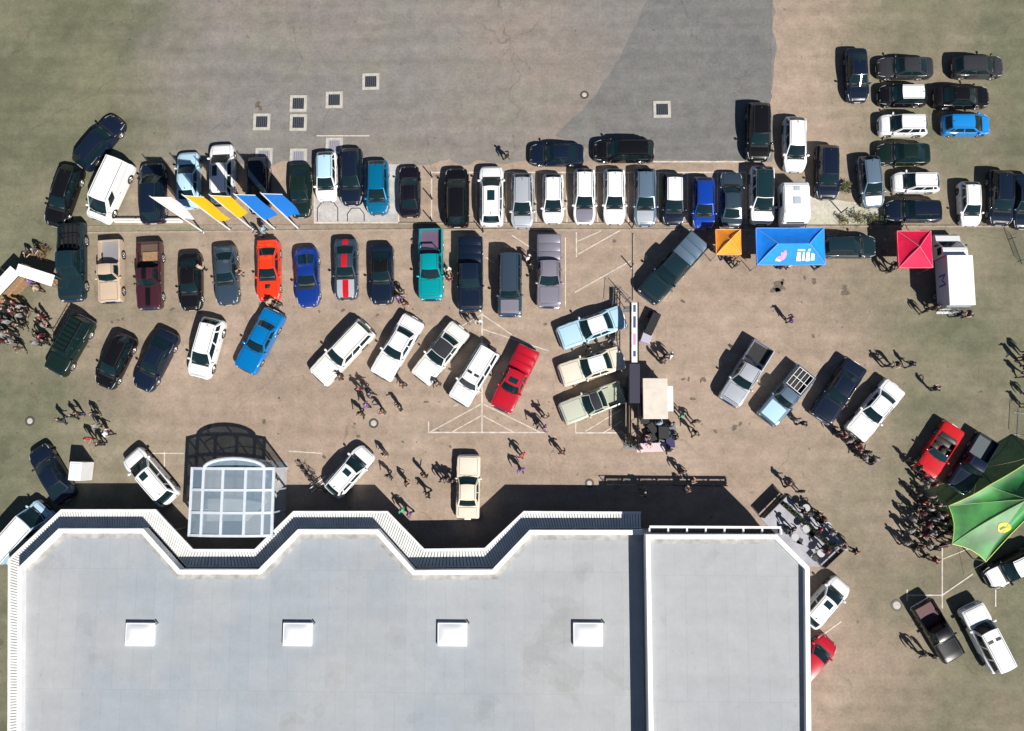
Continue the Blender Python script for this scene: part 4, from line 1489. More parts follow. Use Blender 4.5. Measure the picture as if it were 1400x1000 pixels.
M_PINK = mat('print_pink', (.85, .25, .45), .6)
M_PRW = mat('print_white', (.82, .84, .86), .6)
for k, (x0, y0, pts) in enumerate([(-.85, -.95, [(-.42, -.22), (.0, -.30), (.30, -.12), (.42, .2), (.30, .52), (.12, .30), (-.06, .34), (-.02, .08), (-.24, .06)])]):
    logo(tb, [(x0 + a, y0 + b) for a, b in pts], M_PINK, tw, th)
logo(tb, [(-1.3, -1.22), (-.9, -1.28), (-.75, -1.1), (-.95, -.98), (-1.22, -1.0)], M_PRW, tw, th)
for (x0, x1, y0, y1) in [(.35, .72, -1.25, -.62), (.80, 1.02, -1.22, -.60), (1.10, 1.42, -1.26, -.58), (1.50, 1.80, -1.2, -.64), (.38, 1.0, -.52, -.40), (1.2, 1.75, -.50, -.38)]:
    logo(tb, [(x0, y0), (x1, y0), (x1 - .05, y1), (x0 + .03, y1)], M_PRW, tw, th)

# green star tent at the right edge
gt = thing('green_tent', 'big green membrane tent with yellow emblem at the right edge', 'tent', (0, 0, 0))
M_GREEN = glass_mat('canvas_green', (.02, .22, .045), .84)
M_GREEN2 = glass_mat('canvas_green_pale', (.05, .25, .055), .82)
for m_ in (M_GREEN, M_GREEN2):
    nt_ = m_.node_tree
    b_ = nt_.nodes['Principled BSDF']
    b_.inputs['Roughness'].default_value = .55
    col_ = tuple(b_.inputs['Base Color'].default_value)
    nz_ = nt_.nodes.new('ShaderNodeTexNoise')
    nz_.inputs['Scale'].default_value = .55
    nz_.inputs['Detail'].default_value = 5
    rp_ = nt_.nodes.new('ShaderNodeValToRGB')
    rp_.color_ramp.elements[0].position, rp_.color_ramp.elements[1].position = .35, .65
    rp_.color_ramp.elements[0].color = tuple(x * .55 for x in col_[:3]) + (1,)
    rp_.color_ramp.elements[1].color = tuple(min(1, x * 1.5) for x in col_[:3]) + (1,)
    tc_ = nt_.nodes.new('ShaderNodeTexCoord')
    nt_.links.new(tc_.outputs['Object'], nz_.inputs['Vector'])
    nt_.links.new(nz_.outputs['Fac'], rp_.inputs[0])
    nt_.links.new(rp_.outputs[0], b_.inputs['Base Color'])
    [n for n in nt_.nodes if n.type == 'BSDF_TRANSPARENT'][0].inputs[0].default_value = (.25, .6, .3, 1)
ring = [G(x, y, z) for x, y, z in [(1297, 692, 1.9), (1352, 664, 2.2), (1425, 618, 1.9), (1490, 640, 2.3), (1490, 735, 1.9), (1413, 700, 2.3), (1348, 768, 1.9), (1302, 744, 2.3)]]
peak = G(1405, 683, 3.1)
for i in range(8):
    a, b = ring[i], ring[(i + 1) % 8]
    nn = 8
    vs = []
    for j in range(nn + 1):
        for k in range(nn + 1):
            u, v = k / nn, j / nn
            e = a.lerp(b, u)
            mid = (a + b) / 2
            e = e.lerp(Vector((peak.x, peak.y, e.z)), (.05 * math.sin(math.pi * u)))
            q = e.lerp(peak, v)
            q.z -= (.5 * math.sin(math.pi * v) * (1 - v * .4)) * (1 if i % 2 else .8)
            vs.append(q)
    build('membrane_panel', MB().add(vs, [(j * (nn + 1) + k, j * (nn + 1) + k + 1, (j + 1) * (nn + 1) + k + 1, (j + 1) * (nn + 1) + k) for j in range(nn) for k in range(nn)]), M_GREEN2 if i in (6, 7, 0) else M_GREEN, gt, 60)
    build('edge_webbing', MB().tube([a, a.lerp(b, .25).lerp(Vector((peak.x, peak.y, a.z)), .035), ((a + b) / 2).lerp(Vector((peak.x, peak.y, a.z)), .05), a.lerp(b, .75).lerp(Vector((peak.x, peak.y, a.z)), .035), b], .035, 5), mat('webbing_yellow', (.55, .6, .12), .6), gt)
    build('seam', MB().tube([a.lerp(peak, v) + Vector((0, 0, .03 - .5 * math.sin(math.pi * v) * (1 - v * .4) * .9)) for v in [k / 8 for k in range(9)]], .022, 5), mat('seam_pale', (.32, .46, .22), .6), gt)
    if i % 2 == 0 or i == 7:
        d = (a - Vector((peak.x, peak.y, a.z))).normalized()
        build('pole', MB().tube([(a.x, a.y, 0), tuple(a)], .05, 8), M_STEEL, gt)
        g = a + d * 1.5
        build('guy_rope', MB().tube([a, (g.x, g.y, 0)], .015, 4), M_WHITE, gt)
build('mast', MB().tube([(peak.x, peak.y, 0), (peak.x, peak.y, peak.z + .1)], .07, 8), M_STEEL, gt)
from mathutils.bvhtree import BVHTree
gv, gf = [], []
for o in gt.children:
    if o.name.startswith('membrane_panel'):
        n0 = len(gv)
        gv += [v.co.copy() for v in o.data.vertices]
        gf += [[k + n0 for k in p.vertices] for p in o.data.polygons]
gbvh = BVHTree.FromPolygons(gv, gf)


def on_tent(x, y, up):
    h = gbvh.ray_cast(Vector((x, y, 20)), Vector((0, 0, -1)))[0]
    return (x, y, (h.z if h else 2.4) + up)


lc = G(1375, 722, 2.4)
for sc_, shp, up, mm_ in ((1, [(.58 * math.cos(t) * (1 + .12 * math.cos(3 * t)), .42 * math.sin(t)) for t in [2 * math.pi * k / 16 for k in range(16)]], .03, mat('print_yellow', (.62, .48, .03), .6)),
                          (1, [(-.38, -.06), (-.1, .12), (.2, .12), (.42, .24), (.25, -.02), (.34, -.2), (.12, -.06), (-.12, -.06), (-.3, -.22)], .045, mat('print_green', (.03, .15, .03), .6))):
    c3 = on_tent(lc.x, lc.y, up)
    vs = [c3] + [on_tent(lc.x + x, lc.y + y, up) for x, y in shp]
    nn_ = len(shp)
    build('printed_emblem', MB().add(vs, [(0, k + 1, (k + 1) % nn_ + 1) for k in range(nn_)]), mm_, gt)

# banner flags
M_FY, M_FB, M_FW = mat('flag_yellow', (.92, .56, .0), .7), mat('flag_blue', (.0, .20, .70), .7), mat('flag_white', (.82, .82, .82), .7)
for k, (x, y, m, l) in enumerate([(276, 316, M_FW, 'tall white pole with the white banner flag'),
                                  (314, 314, M_FY, 'tall white pole with the left yellow banner flag'),
                                  (346, 314, M_FY, 'tall white pole with the right yellow banner flag'),
                                  (375, 313, M_FB, 'tall white pole with the left blue banner flag'),
                                  (407, 312, M_FB, 'tall white pole with the right blue banner flag')]):
    c = G(x, y)
    t = thing('flagpole', l, 'flag', (c.x, c.y, 0), R(-4 + random.uniform(-3, 3)), 'banner flags on tall poles')
    h = 9.2
    build('pole', MB().tube([(0, 0, 0), (0, 0, h * .5), (0, 0, h)], [.075, .06, .04], 10), M_WHITE, t, 50)
    build('base_plate', MB().bbox(-.2, .2, -.2, .2, .0, .08, .02), M_STEEL, t)
    build('finial', MB().lathe([(.02, h), (.06, h + .05), (.02, h + .1)], 10), M_STEEL, t, 50)
    build('arm', MB().tube([(0, 0, h - .25), (1.55, 0, h - .25)], .025, 6), M_WHITE, t)
    nn, mmm = 6, 14
    vs = []
    z0, z1 = (3.6, 2.9, 3.7, 2.6, 3.0)[k], h - .28
    for j in range(mmm + 1):
        for i in range(nn + 1):
            u, v = i / nn, j / mmm
            z = z1 + (z0 - z1) * v
            vs.append((.07 + 1.45 * u * (1 - (.45, .28, .48, .30, .34)[k] * v * v), .26 * math.sin(2.2 * u + 3 * v + k) * (u * .7 + .3) * v + .22 * u * v, z - .15 * u * v))
    build('banner', MB().add(vs, [(j * (nn + 1) + i, j * (nn + 1) + i + 1, (j + 1) * (nn + 1) + i + 1, (j + 1) * (nn + 1) + i) for j in range(mmm) for i in range(nn)]), m, t, 60)

# bollards beside the row
for (x, y, l) in [(591, 243, 'thin dark bollard at the top, right of the near-black saloon'), (591, 273, 'thin dark bollard at mid-length of the near-black saloon'), (591, 303, 'thin dark bollard at the tail of the near-black saloon'),
                  (661, 318, 'thin dark bollard behind the white sunroof SUV'), (864, 312, 'thin dark bollard behind the steel blue estate car'), (863, 366, 'thin dark bollard left of the black pickup with bed cover'), (1150, 291, 'thin dark bollard in the dry planting bed')]:
    c = G(x, y)
    t = thing('bollard', l, 'bollard', (c.x, c.y, 0), 0, 'thin dark bollards')
    build('post', MB().lathe([(.05, 0), (.05, 1.35), (.03, 1.4)], 10), M_BLACKSTEEL, t, 40)
    build('foot', MB().lathe([(.10, 0), (.10, .03), (.05, .05)], 10), M_STEEL, t, 40)

# white guard rail by the flags
c0, c1 = G(158, 303), G(250, 303)
gr = thing('guard_rail', 'low white guard rail under the cars beside the flags', 'railing', (c0.x, c0.y, 0), math.atan2(c1.y - c0.y, c1.x - c0.x))
Lg = (c1 - c0).length
build('rail', MB().box(0, Lg, -.05, .05, .5, .62), M_WHITE, gr)
for k in range(4):
    build('post', MB().box(Lg * k / 3 - .04, Lg * k / 3 + .04, -.035, .035, 0, .5), M_WHITE, gr)

# low railing in front of the taller wing
c0, c1 = G(828, 662), G(991, 664)
rl = thing('steel_railing', 'long low steel railing along the edge of the building shadow', 'railing', (c0.x, c0.y, 0), math.atan2(c1.y - c0.y, c1.x - c0.x))
Lg = (c1 - c0).length
build('top_rail', MB().tube([(0, 0, .95), (Lg, 0, .95)], .03, 8), M_BLACKSTEEL, rl)
build('lower_rail', MB().tube([(0, 0, .5), (Lg, 0, .5)], .012, 6), M_BLACKSTEEL, rl)
for k in range(8):
    build('post', MB().tube([(Lg * k / 7, 0, 0), (Lg * k / 7, 0, .95)], .035, 6), M_BLACKSTEEL, rl)

# terrace railing, tables, benches, planters
tz = .16
for (a, b, l) in [((1040, 707), (1070, 677), 'black railing at the upper left end of the grey terrace'), ((1153, 745), (1122, 774), 'black railing at the lower right end of the grey terrace')]:
    p, q = G(*a, tz), G(*b, tz)
    t = thing('terrace_railing', l, 'railing', tuple(p), math.atan2(q.y - p.y, q.x - p.x), 'terrace railings')
    Lr = (q - p).length
    build('top_rail', MB().tube([(0, 0, 1.0), (Lr, 0, 1.0)], .06, 8), M_BLACKSTEEL, t)
    build('panel', MB().box(.05, Lr - .05, -.012, .012, .1, .9), M_BLACKSTEEL, t)
    for k in range(4):
        build('post', MB().tube([(Lr * k / 3, 0, 0), (Lr * k / 3, 0, 1.)], .035, 6), M_BLACKSTEEL, t)
p, q = G(1069, 688, tz), G(1136, 748, tz)
pl = thing('terrace_hedge', 'dark clipped hedge in a long trough across the terrace', 'hedge', tuple(p), math.atan2(q.y - p.y, q.x - p.x))
Lr = (q - p).length
build('trough', MB().bbox(0, Lr, -.16, .16, 0, .45, .02), M_DARK, pl)
rnd = random.Random(3)


def leaf_cloud(n, fn, s, rnd):
    mb = MB()
    for _ in range(n):
        x, y, z = fn(rnd)
        a, b = rnd.uniform(0, 6.28), rnd.uniform(-.9, .9)
        d = Vector((math.cos(a) * math.cos(b), math.sin(a) * math.cos(b), math.sin(b)))
        e = d.cross(Vector((rnd.uniform(-1, 1), rnd.uniform(-1, 1), rnd.uniform(-.3, 1)))).normalized()
        k = s * rnd.uniform(.6, 1.3)
        c = Vector((x, y, z))
        mb.add([c - d * k, c + e * k * .45, c + d * k, c - e * k * .45], [(0, 1, 2, 3)])
    return mb


M_LEAFD = mat('leaf_dark', (.025, .045, .018), .7, noise=.4, nscale=8)
M_LEAF = mat('leaf_olive', (.07, .09, .03), .7, noise=.4, nscale=8)
structure(build('foliage', leaf_cloud(1300, lambda r: (r.uniform(.1, Lr - .1), r.gauss(0, .08), .45 + abs(r.gauss(.18, .14))), .07, rnd), M_LEAFD, pl), 'stuff')


def table_set(px, py, label, z=0., white=True):
    c = G(px, py, z)
    t = thing('cafe_table', label, 'table', (c.x, c.y, z), random.uniform(0, 3), 'small terrace tables')
    build('table_top', MB().lathe([(.30, .70), (.32, .72), (.30, .74)], 18), mat('table_grey', (.42, .42, .44), .5) if white else M_WOOD, t, 40)
    build('leg', MB().tube([(0, 0, 0), (0, 0, .7)], .035, 8), M_STEEL, t)
    build('foot', MB().lathe([(.24, 0), (.22, .03), (.03, .05)], 14), M_STEEL, t, 40)


def chair(px, py, rz, label, z):
    c = G(px, py, z)
    t = thing('cafe_chair', label, 'chair', (c.x, c.y, z), rz, 'terrace chairs')
    build('seat', MB().bbox(-.22, .22, -.22, .22, .42, .47, .02), M_DARK, t)
    build('backrest', MB().bbox(-.24, -.19, -.21, .21, .5, .86, .02), M_DARK, t)
    for x in (-.19, .19):
        for y in (-.19, .19):
            build('leg', MB().tube([(x, y, 0), (x, y, .43)], .016, 5), M_STEEL, t)


table_set(1083, 733, 'round white table on the terrace against the wing wall', tz)
table_set(1098, 722, 'round white table behind the terrace hedge, near its middle', tz)
table_set(1118, 755, 'round white table at the lower end of the terrace', tz)
table_set(1098, 694, 'round white table on the outer side of the terrace hedge', tz)
table_set(1127, 718, 'round white table on the terrace among the seated people', tz)
for k, (x, y, l) in enumerate([(1075, 726, 'dark chair nearest the wing wall on the terrace'), (1091, 739, 'dark chair below the wall-side terrace table'), (1105, 729, 'dark chair right of the mid terrace table'),
                               (1112, 762, 'dark chair left of the lower terrace table'), (1106, 702, 'dark chair right of the outer terrace table'), (1134, 726, 'dark chair at the outer end of the terrace'), (1120, 711, 'dark chair above the far terrace table')]):
    chair(x, y, k * 1.3, l, tz)

# bicycles
def bicycle(px, py, hx, hy, label, col):
    c = G(px, py)
    t = thing('bicycle', label, 'bicycle', (c.x, c.y, 0), ang(hx, hy), 'bicycles beside the glass pavilion')
    Mx = Matrix.Rotation(math.pi / 2, 4, 'X')
    for x in (-.52, .52):
        wl = build('wheel', MB().lathe([(.31, -.02), (.34, -.02), (.345, .0), (.34, .02), (.31, .02)], 20, Mx, close=False), M_TYRE, t, 40, (x, 0, .345))
        build('spokes', MB().tube([(0, 0, -.31), (0, 0, .31)], .008, 4).tube([(-.31, 0, 0), (.31, 0, 0)], .008, 4), M_STEEL, wl)
    build('frame', MB().tube([(-.52, 0, .345), (-.08, 0, .32), (.38, 0, .78), (-.2, 0, .82), (-.08, 0, .32)], .022, 6).tube([(-.52, 0, .345), (-.2, 0, .82)], .016, 5), paint(col), t)
    build('fork', MB().tube([(.52, 0, .345), (.40, 0, .74), (.36, 0, .98)], .022, 6), M_STEEL, t)
    build('handlebar', MB().tube([(.25, -.30, .98), (.38, -.2, 1.0), (.38, .2, 1.0), (.25, .30, .98)], .018, 6), M_BLACKSTEEL, t)
    build('saddle', MB().bbox(-.36, -.08, -.07, .07, .88, .94, .02), M_DARK, t)


for k, (x, y, hx, hy, l, cc) in enumerate([(420, 642, .9, .4, 'topmost bicycle of the rack beside the white hatchback', 'black'), (425, 650, .85, .5, 'second bicycle down in the rack beside the white hatchback', 'charcoal'),
                                           (430, 658, .8, .55, 'third bicycle down in the rack beside the white hatchback', 'grey'), (436, 665, .8, .6, 'lowest bicycle of the rack beside the white hatchback', 'black')]):
    bicycle(x, y, hx, hy, l, cc)
br = thing('bicycle_rack', 'pale steel bicycle rack beside the white hatchback', 'bicycle rack', tuple(G(424, 669)), 0)
p0, p1 = G(424, 669), G(447, 651)
dv = p1 - p0
build('rail', MB().tube([(0, 0, .35), (dv.x, dv.y, .35)], .035, 6), M_WHITE, br)
build('rail', MB().tube([(.12, -.25, .05), (dv.x + .12, dv.y - .25, .05)], .035, 6), M_WHITE, br)
for k in range(4):
    f = k / 3
    build('hoop', MB().tube([(dv.x * f, dv.y * f, .35), (dv.x * f + .12, dv.y * f - .25, .05)], .02, 5), M_STEEL, br)

# planters with shrubs right of the pavilion
def shrub(px, py, r, h, label, m, n=500, pot=True, seed=1, bare=False):
    c = G(px, py)
    t = thing('potted_shrub' if pot else 'low_shrub', label, 'shrub', (c.x, c.y, 0))
    rr = random.Random(seed)
    z0 = 0
    if pot:
        build('pot', MB().lathe([(.22, 0), (.30, .45), (.27, .45), (.25, .4)], 14), M_CONC, t, 40)
        z0 = .4
    st = MB()
    tips = []
    for k in range(9 if not bare else 16):
        a = rr.uniform(0, 6.28)
        e = Vector((math.cos(a) * r * rr.uniform(.4, 1), math.sin(a) * r * rr.uniform(.4, 1), z0 + h * rr.uniform(.5, 1)))
        m1 = Vector((e.x * .4, e.y * .4, z0 + (e.z - z0) * .6))
        st.tube([(0, 0, z0), m1, e], [.03, .02, .008], 4)
        tips.append(e)
        for _ in range(3 if bare else 1):
            d = Vector((rr.uniform(-1, 1), rr.uniform(-1, 1), rr.uniform(0, .8))) * r * .45
            st.tube([m1.lerp(e, .5), m1.lerp(e, .5) + d], [.012, .005], 4)
            tips.append(m1.lerp(e, .5) + d)
    build('stems', st, M_WOOD, t)

    def pt(q):
        b = q.choice(tips)
        return (b.x + q.gauss(0, r * .22), b.y + q.gauss(0, r * .22), max(z0, b.z + q.gauss(0, h * .15)))
    structure(build('foliage', leaf_cloud(n, pt, .075, rr), m, t), 'stuff')


shrub(378, 655, .4, .9, 'potted shrub at the right side of the glass pavilion, upper one', M_LEAF, 400, seed=4)
shrub(376, 678, .4, .9, 'potted shrub at the right side of the glass pavilion, lower one', M_LEAF, 400, seed=5)
shrub(1172, 300, .75, .7, 'sparse twiggy shrub in the dry planting bed, largest', M_LEAF, 260, False, 7, True)
shrub(1150, 302, .55, .5, 'sparse twiggy shrub left of the largest one in the bed', M_LEAF, 160, False, 8, True)
shrub(1194, 303, .55, .5, 'sparse twiggy shrub right of the largest one in the bed', M_LEAF, 160, False, 9, True)
shrub(1152, 260, .6, .8, 'small leafy shrub between two cars above the planting bed', M_LEAF, 450, False, 10)
shrub(1208, 302, .5, .5, 'low dark shrub at the right end of the planting bed', M_LEAFD, 350, False, 11)
shrub(62, 345, .6, .6, 'brownish low shrub by the white awning on the left', mat('leaf_brown', (.16, .09, .04), .7, noise=.4, nscale=8), 420, False, 12)

# white sign box by the showroom
c = G(111, 644, 1.0)
t = thing('sign_box', 'upright white box sign left of the white SUV', 'sign', (c.x, c.y, 0), R(-3))
build('box', MB().bbox(-.5, .5, -.75, .75, .12, 1.9, .03), M_WHITE, t)
build('plinth', MB().box(-.45, .45, -.7, .7, 0, .118), M_DARK, t)
build('face', MB().box(-.42, .42, -.764, -.752, .4, 1.8), mat('sign_face', (.45, .55, .70), .4), t)
build('lid', MB().bbox(-.4, .4, -.62, .62, 1.902, 1.93, .01), mat('lid_pale', (.62, .68, .74), .4), t)

# angled awning at the left edge
def awning(pts, z, label, w):
    p, q = G(*pts[0], z), G(*pts[1], z)
    L = (q - p).length
    t = thing('awning', label, 'awning', (p.x, p.y, 0), math.atan2(q.y - p.y, q.x - p.x), 'white awnings of the stand at the left edge')
    n = max(2, int(L / 1.2))
    for k in range(n):
        xa, xb = L * k / n + .015, L * (k + 1) / n - .015
        build('roof_panel', MB().add([(xa, -w / 2, z - .1), (xb, -w / 2, z - .1), (xb, w / 2, z), (xa, w / 2, z), (xa, -w / 2, z - .15), (xb, -w / 2, z - .15), (xb, w / 2, z - .05), (xa, w / 2, z - .05)],
                                     [(0, 1, 2, 3), (7, 6, 5, 4), (0, 4, 5, 1), (2, 6, 7, 3), (0, 3, 7, 4), (1, 5, 6, 2)]), M_WHITE, t)
    for x in (.1, L - .1):
        for y in (-w / 2 + .08, w / 2 - .08):
            build('post', MB().tube([(x, y, 0), (x, y, z - .16)], .03, 6), M_STEEL, t)
    build('counter', MB().bbox(.2, L - .2, -.25, .25, 0, 1.0, .03), M_WOOD, t)


awning(((22, 368), (72, 384)), 2.3, 'short white awning panel pointing to the long dark green pickup', .95)
awning(((-20, 412), (20, 369)), 2.35, 'white awning running off the left edge of the lot', 1.0)

# truss with banner, between the classics and the open lot
def truss():
    p, q = G(867, 612, 2.2), G(867, 414, 2.2)
    L = (q - p).length
    t = thing('lattice_truss', 'long aluminium lattice truss carrying a white banner beside the classics', 'truss', (p.x, p.y, 0), math.atan2(q.y - p.y, q.x - p.x))
    for y in (-.3, .3):
        for z in (2.0, 2.4):
            build('chord', MB().tube([(0, y, z), (L, y, z)], .045, 6), M_BLACKSTEEL, t)
    n = int(L / .5)
    for face in range(2):
        mb = MB()
        for k in range(n):
            xa, xb = L * k / n, L * (k + 1) / n
            s = 1 if k % 2 else -1
            if face == 0:
                mb.tube([(xa, -.3 * s, 2.4), (xb, .3 * s, 2.4)], .022, 4)
            else:
                mb.tube([(xa, -.3, 2.2 - .2 * s), (xb, -.3, 2.2 + .2 * s)], .022, 4)
        structure(build('lacing', mb, M_BLACKSTEEL, t), 'stuff')
    for x in (.15, L * .45, L - .15):
        for y in (-.45, .45):
            build('leg', MB().tube([(x, y * .4, 2.0), (x, y, 0)], .035, 6), M_STEEL, t)
        build('foot_plate', MB().bbox(x - .25, x + .25, -.6, .6, 0, .03, .01), M_STEEL, t)
    build('banner', MB().box(L * .58, L * .995, -.22, .22, 2.45, 2.47), M_WHITE, t)
    for k, (a, b, mm_) in enumerate([(.62, .66, 'letter_blue'), (.70, .78, 'print_pink'), (.82, .9, 'letter_blue'), (.93, .98, 'letter_blue')]):
        build('printed_mark', MB().box(L * a, L * b, -.10, .11, 2.473, 2.476), MATS[mm_], t)
    build('top_tarp', MB().box(L * .30, L * .57, -.42, .40, 2.46, 2.48), mat('tarp_dark', (.03, .028, .05), .7), t)
    build('net_skirt', MB().box(L * .02, L * .5, .36, .375, .1, 1.9), mat('net_dark', (.04, .05, .035), .8), t)


truss()

# food trailer with pale roof
c = G(896, 545, 2.3)
t = thing('food_trailer', 'food trailer with cream roof beside the truss', 'trailer', (c.x, c.y, 0), R(90))
build('body', MB().bbox(-1.55, 1.55, -.9, .9, .45, 2.2, .04), mat('trailer_grey', (.25, .26, .30), .5), t)
build('roof', MB().bbox(-1.62, 1.62, -.98, .98, 2.203, 2.30, .03), mat('trailer_cream', (.62, .56, .48), .5, noise=.08, nscale=2), t)
build('serving_hatch', MB().box(-1.0, 1.0, -1.45, -.92, 2.0, 2.04), M_ALU, t)
for s in (1, -1):
    ty, ra, rb = wheel_meshes(.31)
    wl = place('wheel', ty, M_TYRE, t, (0, s * .95, .31))
    place('rim', ra if s < 0 else rb, M_RIM, wl)
build('drawbar', MB().tube([(1.5, -.4, .5), (2.3, 0, .45), (1.5, .4, .5)], .04, 6), M_STEEL, t)

# stage boxes and tables round the truss end
def crate(px, py, sx, sy, sz, m, label, rz=0., name='equipment_case', cat='case'):
    c = G(px, py)
    t = thing(name, label, cat, (c.x, c.y, 0), rz)
    build('box', MB().bbox(-sx, sx, -sy, sy, 0, sz, .03), m, t)
    build('lid', MB().bbox(-sx * .97, sx * .97, -sy * .97, sy * .97, sz + .002, sz + .05, .015), m, t)
    for s in (1, -1):
        build('handle', MB().tube([(s * sx, -.12, sz * .6), (s * (sx + .05), -.12, sz * .6), (s * (sx + .05), .12, sz * .6), (s * sx, .12, sz * .6)], .015, 5), M_STEEL, t)


crate(890, 445, .35, .95, .9, M_DARK, 'long black equipment case at the upper end of the truss', R(-25))
crate(883, 462, .4, .5, .6, mat('case_lilac', (.42, .40, .50), .6), 'lilac-grey case below the long black case', R(-20))
crate(893, 432, .5, .25, .5, mat('case_purple', (.07, .03, .07), .6), 'dark purple case at the top of the stack by the truss', R(-20))
crate(905, 592, .45, .5, 1.0, M_DARK, 'black equipment case just below the food trailer')
crate(914, 605, .35, .45, .9, mat('case_navy', (.03, .03, .10), .5), 'dark blue equipment case at the lower end of the truss', R(5))
crate(878, 556, .3, .9, 1.3, mat('case_purple', (.07, .03, .07), .6), 'tall dark purple case between truss and food trailer')
crate(905, 607, .4, .3, .7, mat('case_grey', (.16, .17, .18), .6), 'grey equipment case beside the dark blue case', R(-10))
crate(917, 588, .3, .4, .8, mat('case_grey', (.16, .17, .18), .6), 'grey case at the lower right corner of the food trailer', R(12))
crate(890, 598, .35, .35, .6, M_DARK, 'small black case above the pale pink table', R(20))
crate(890, 586, .3, .45, .8, M_DARK, 'narrow black case between truss and food trailer', R(35))


def trestle(px, py, L, rz, label, m):
    c = G(px, py)
    t = thing('trestle_table', label, 'table', (c.x, c.y, 0), rz, 'trestle tables')
    build('table_top', MB().bbox(-L / 2, L / 2, -.36, .36, .72, .76, .01), m, t)
    for x in (-L / 2 + .2, L / 2 - .2):
        for y in (-.3, .3):
            build('leg', MB().tube([(x, y, 0), (x, y, .72)], .02, 6), M_STEEL, t)


trestle(893, 612, 2.9, R(2), 'long pale pink table at the lower end of the truss', mat('cloth_pink', (.62, .48, .50), .8))
trestle(1010, 352, 1.6, R(0), 'small table in front of the orange tent', M_WOOD)
trestle(880, 568, 1.5, R(90), 'dark side table between truss and trailer', M_DARK)


def barrier(px, py, qx, qy, label):
    p, q = G(px, py), G(qx, qy)
    L = (q - p).length
    t = thing('crowd_barrier', label, 'barrier', tuple(p), math.atan2(q.y - p.y, q.x - p.x), 'steel crowd barriers')
    build('frame', MB().tube([(0, 0, .1), (0, 0, 1.1), (L, 0, 1.1), (L, 0, .1), (0, 0, .1)], .025, 6), M_STEEL, t)
    mb = MB()
    n = int(L / .16)
    for k in range(1, n):
        mb.tube([(L * k / n, 0, .1), (L * k / n, 0, 1.1)], .009, 4)
    structure(build('bars', mb, M_STEEL, t), 'stuff')
    for x in (.3, L - .3):
        build('foot', MB().tube([(x, -.35, .02), (x, 0, .1), (x, .35, .02)], .02, 5), M_STEEL, t)


barrier(836, 420, 838, 393, 'steel barrier at the top end of the truss, left one')
barrier(842, 393, 862, 414, 'steel barrier at the top end of the truss, slanted one')
barrier(848, 590, 864, 612, 'steel barrier slanting to the lower end of the truss')
barrier(1391, 600, 1393, 560, 'steel barrier at the right edge above the green tent')
barrier(1383, 322, 1398, 362, 'steel barrier at the right edge below the dark cars')
barrier(1255, 668, 1288, 690, 'steel barrier in front of the red open-top car, by the crowd')
barrier(1288, 695, 1320, 668, 'steel barrier between the crowd and the dark blue pickup')


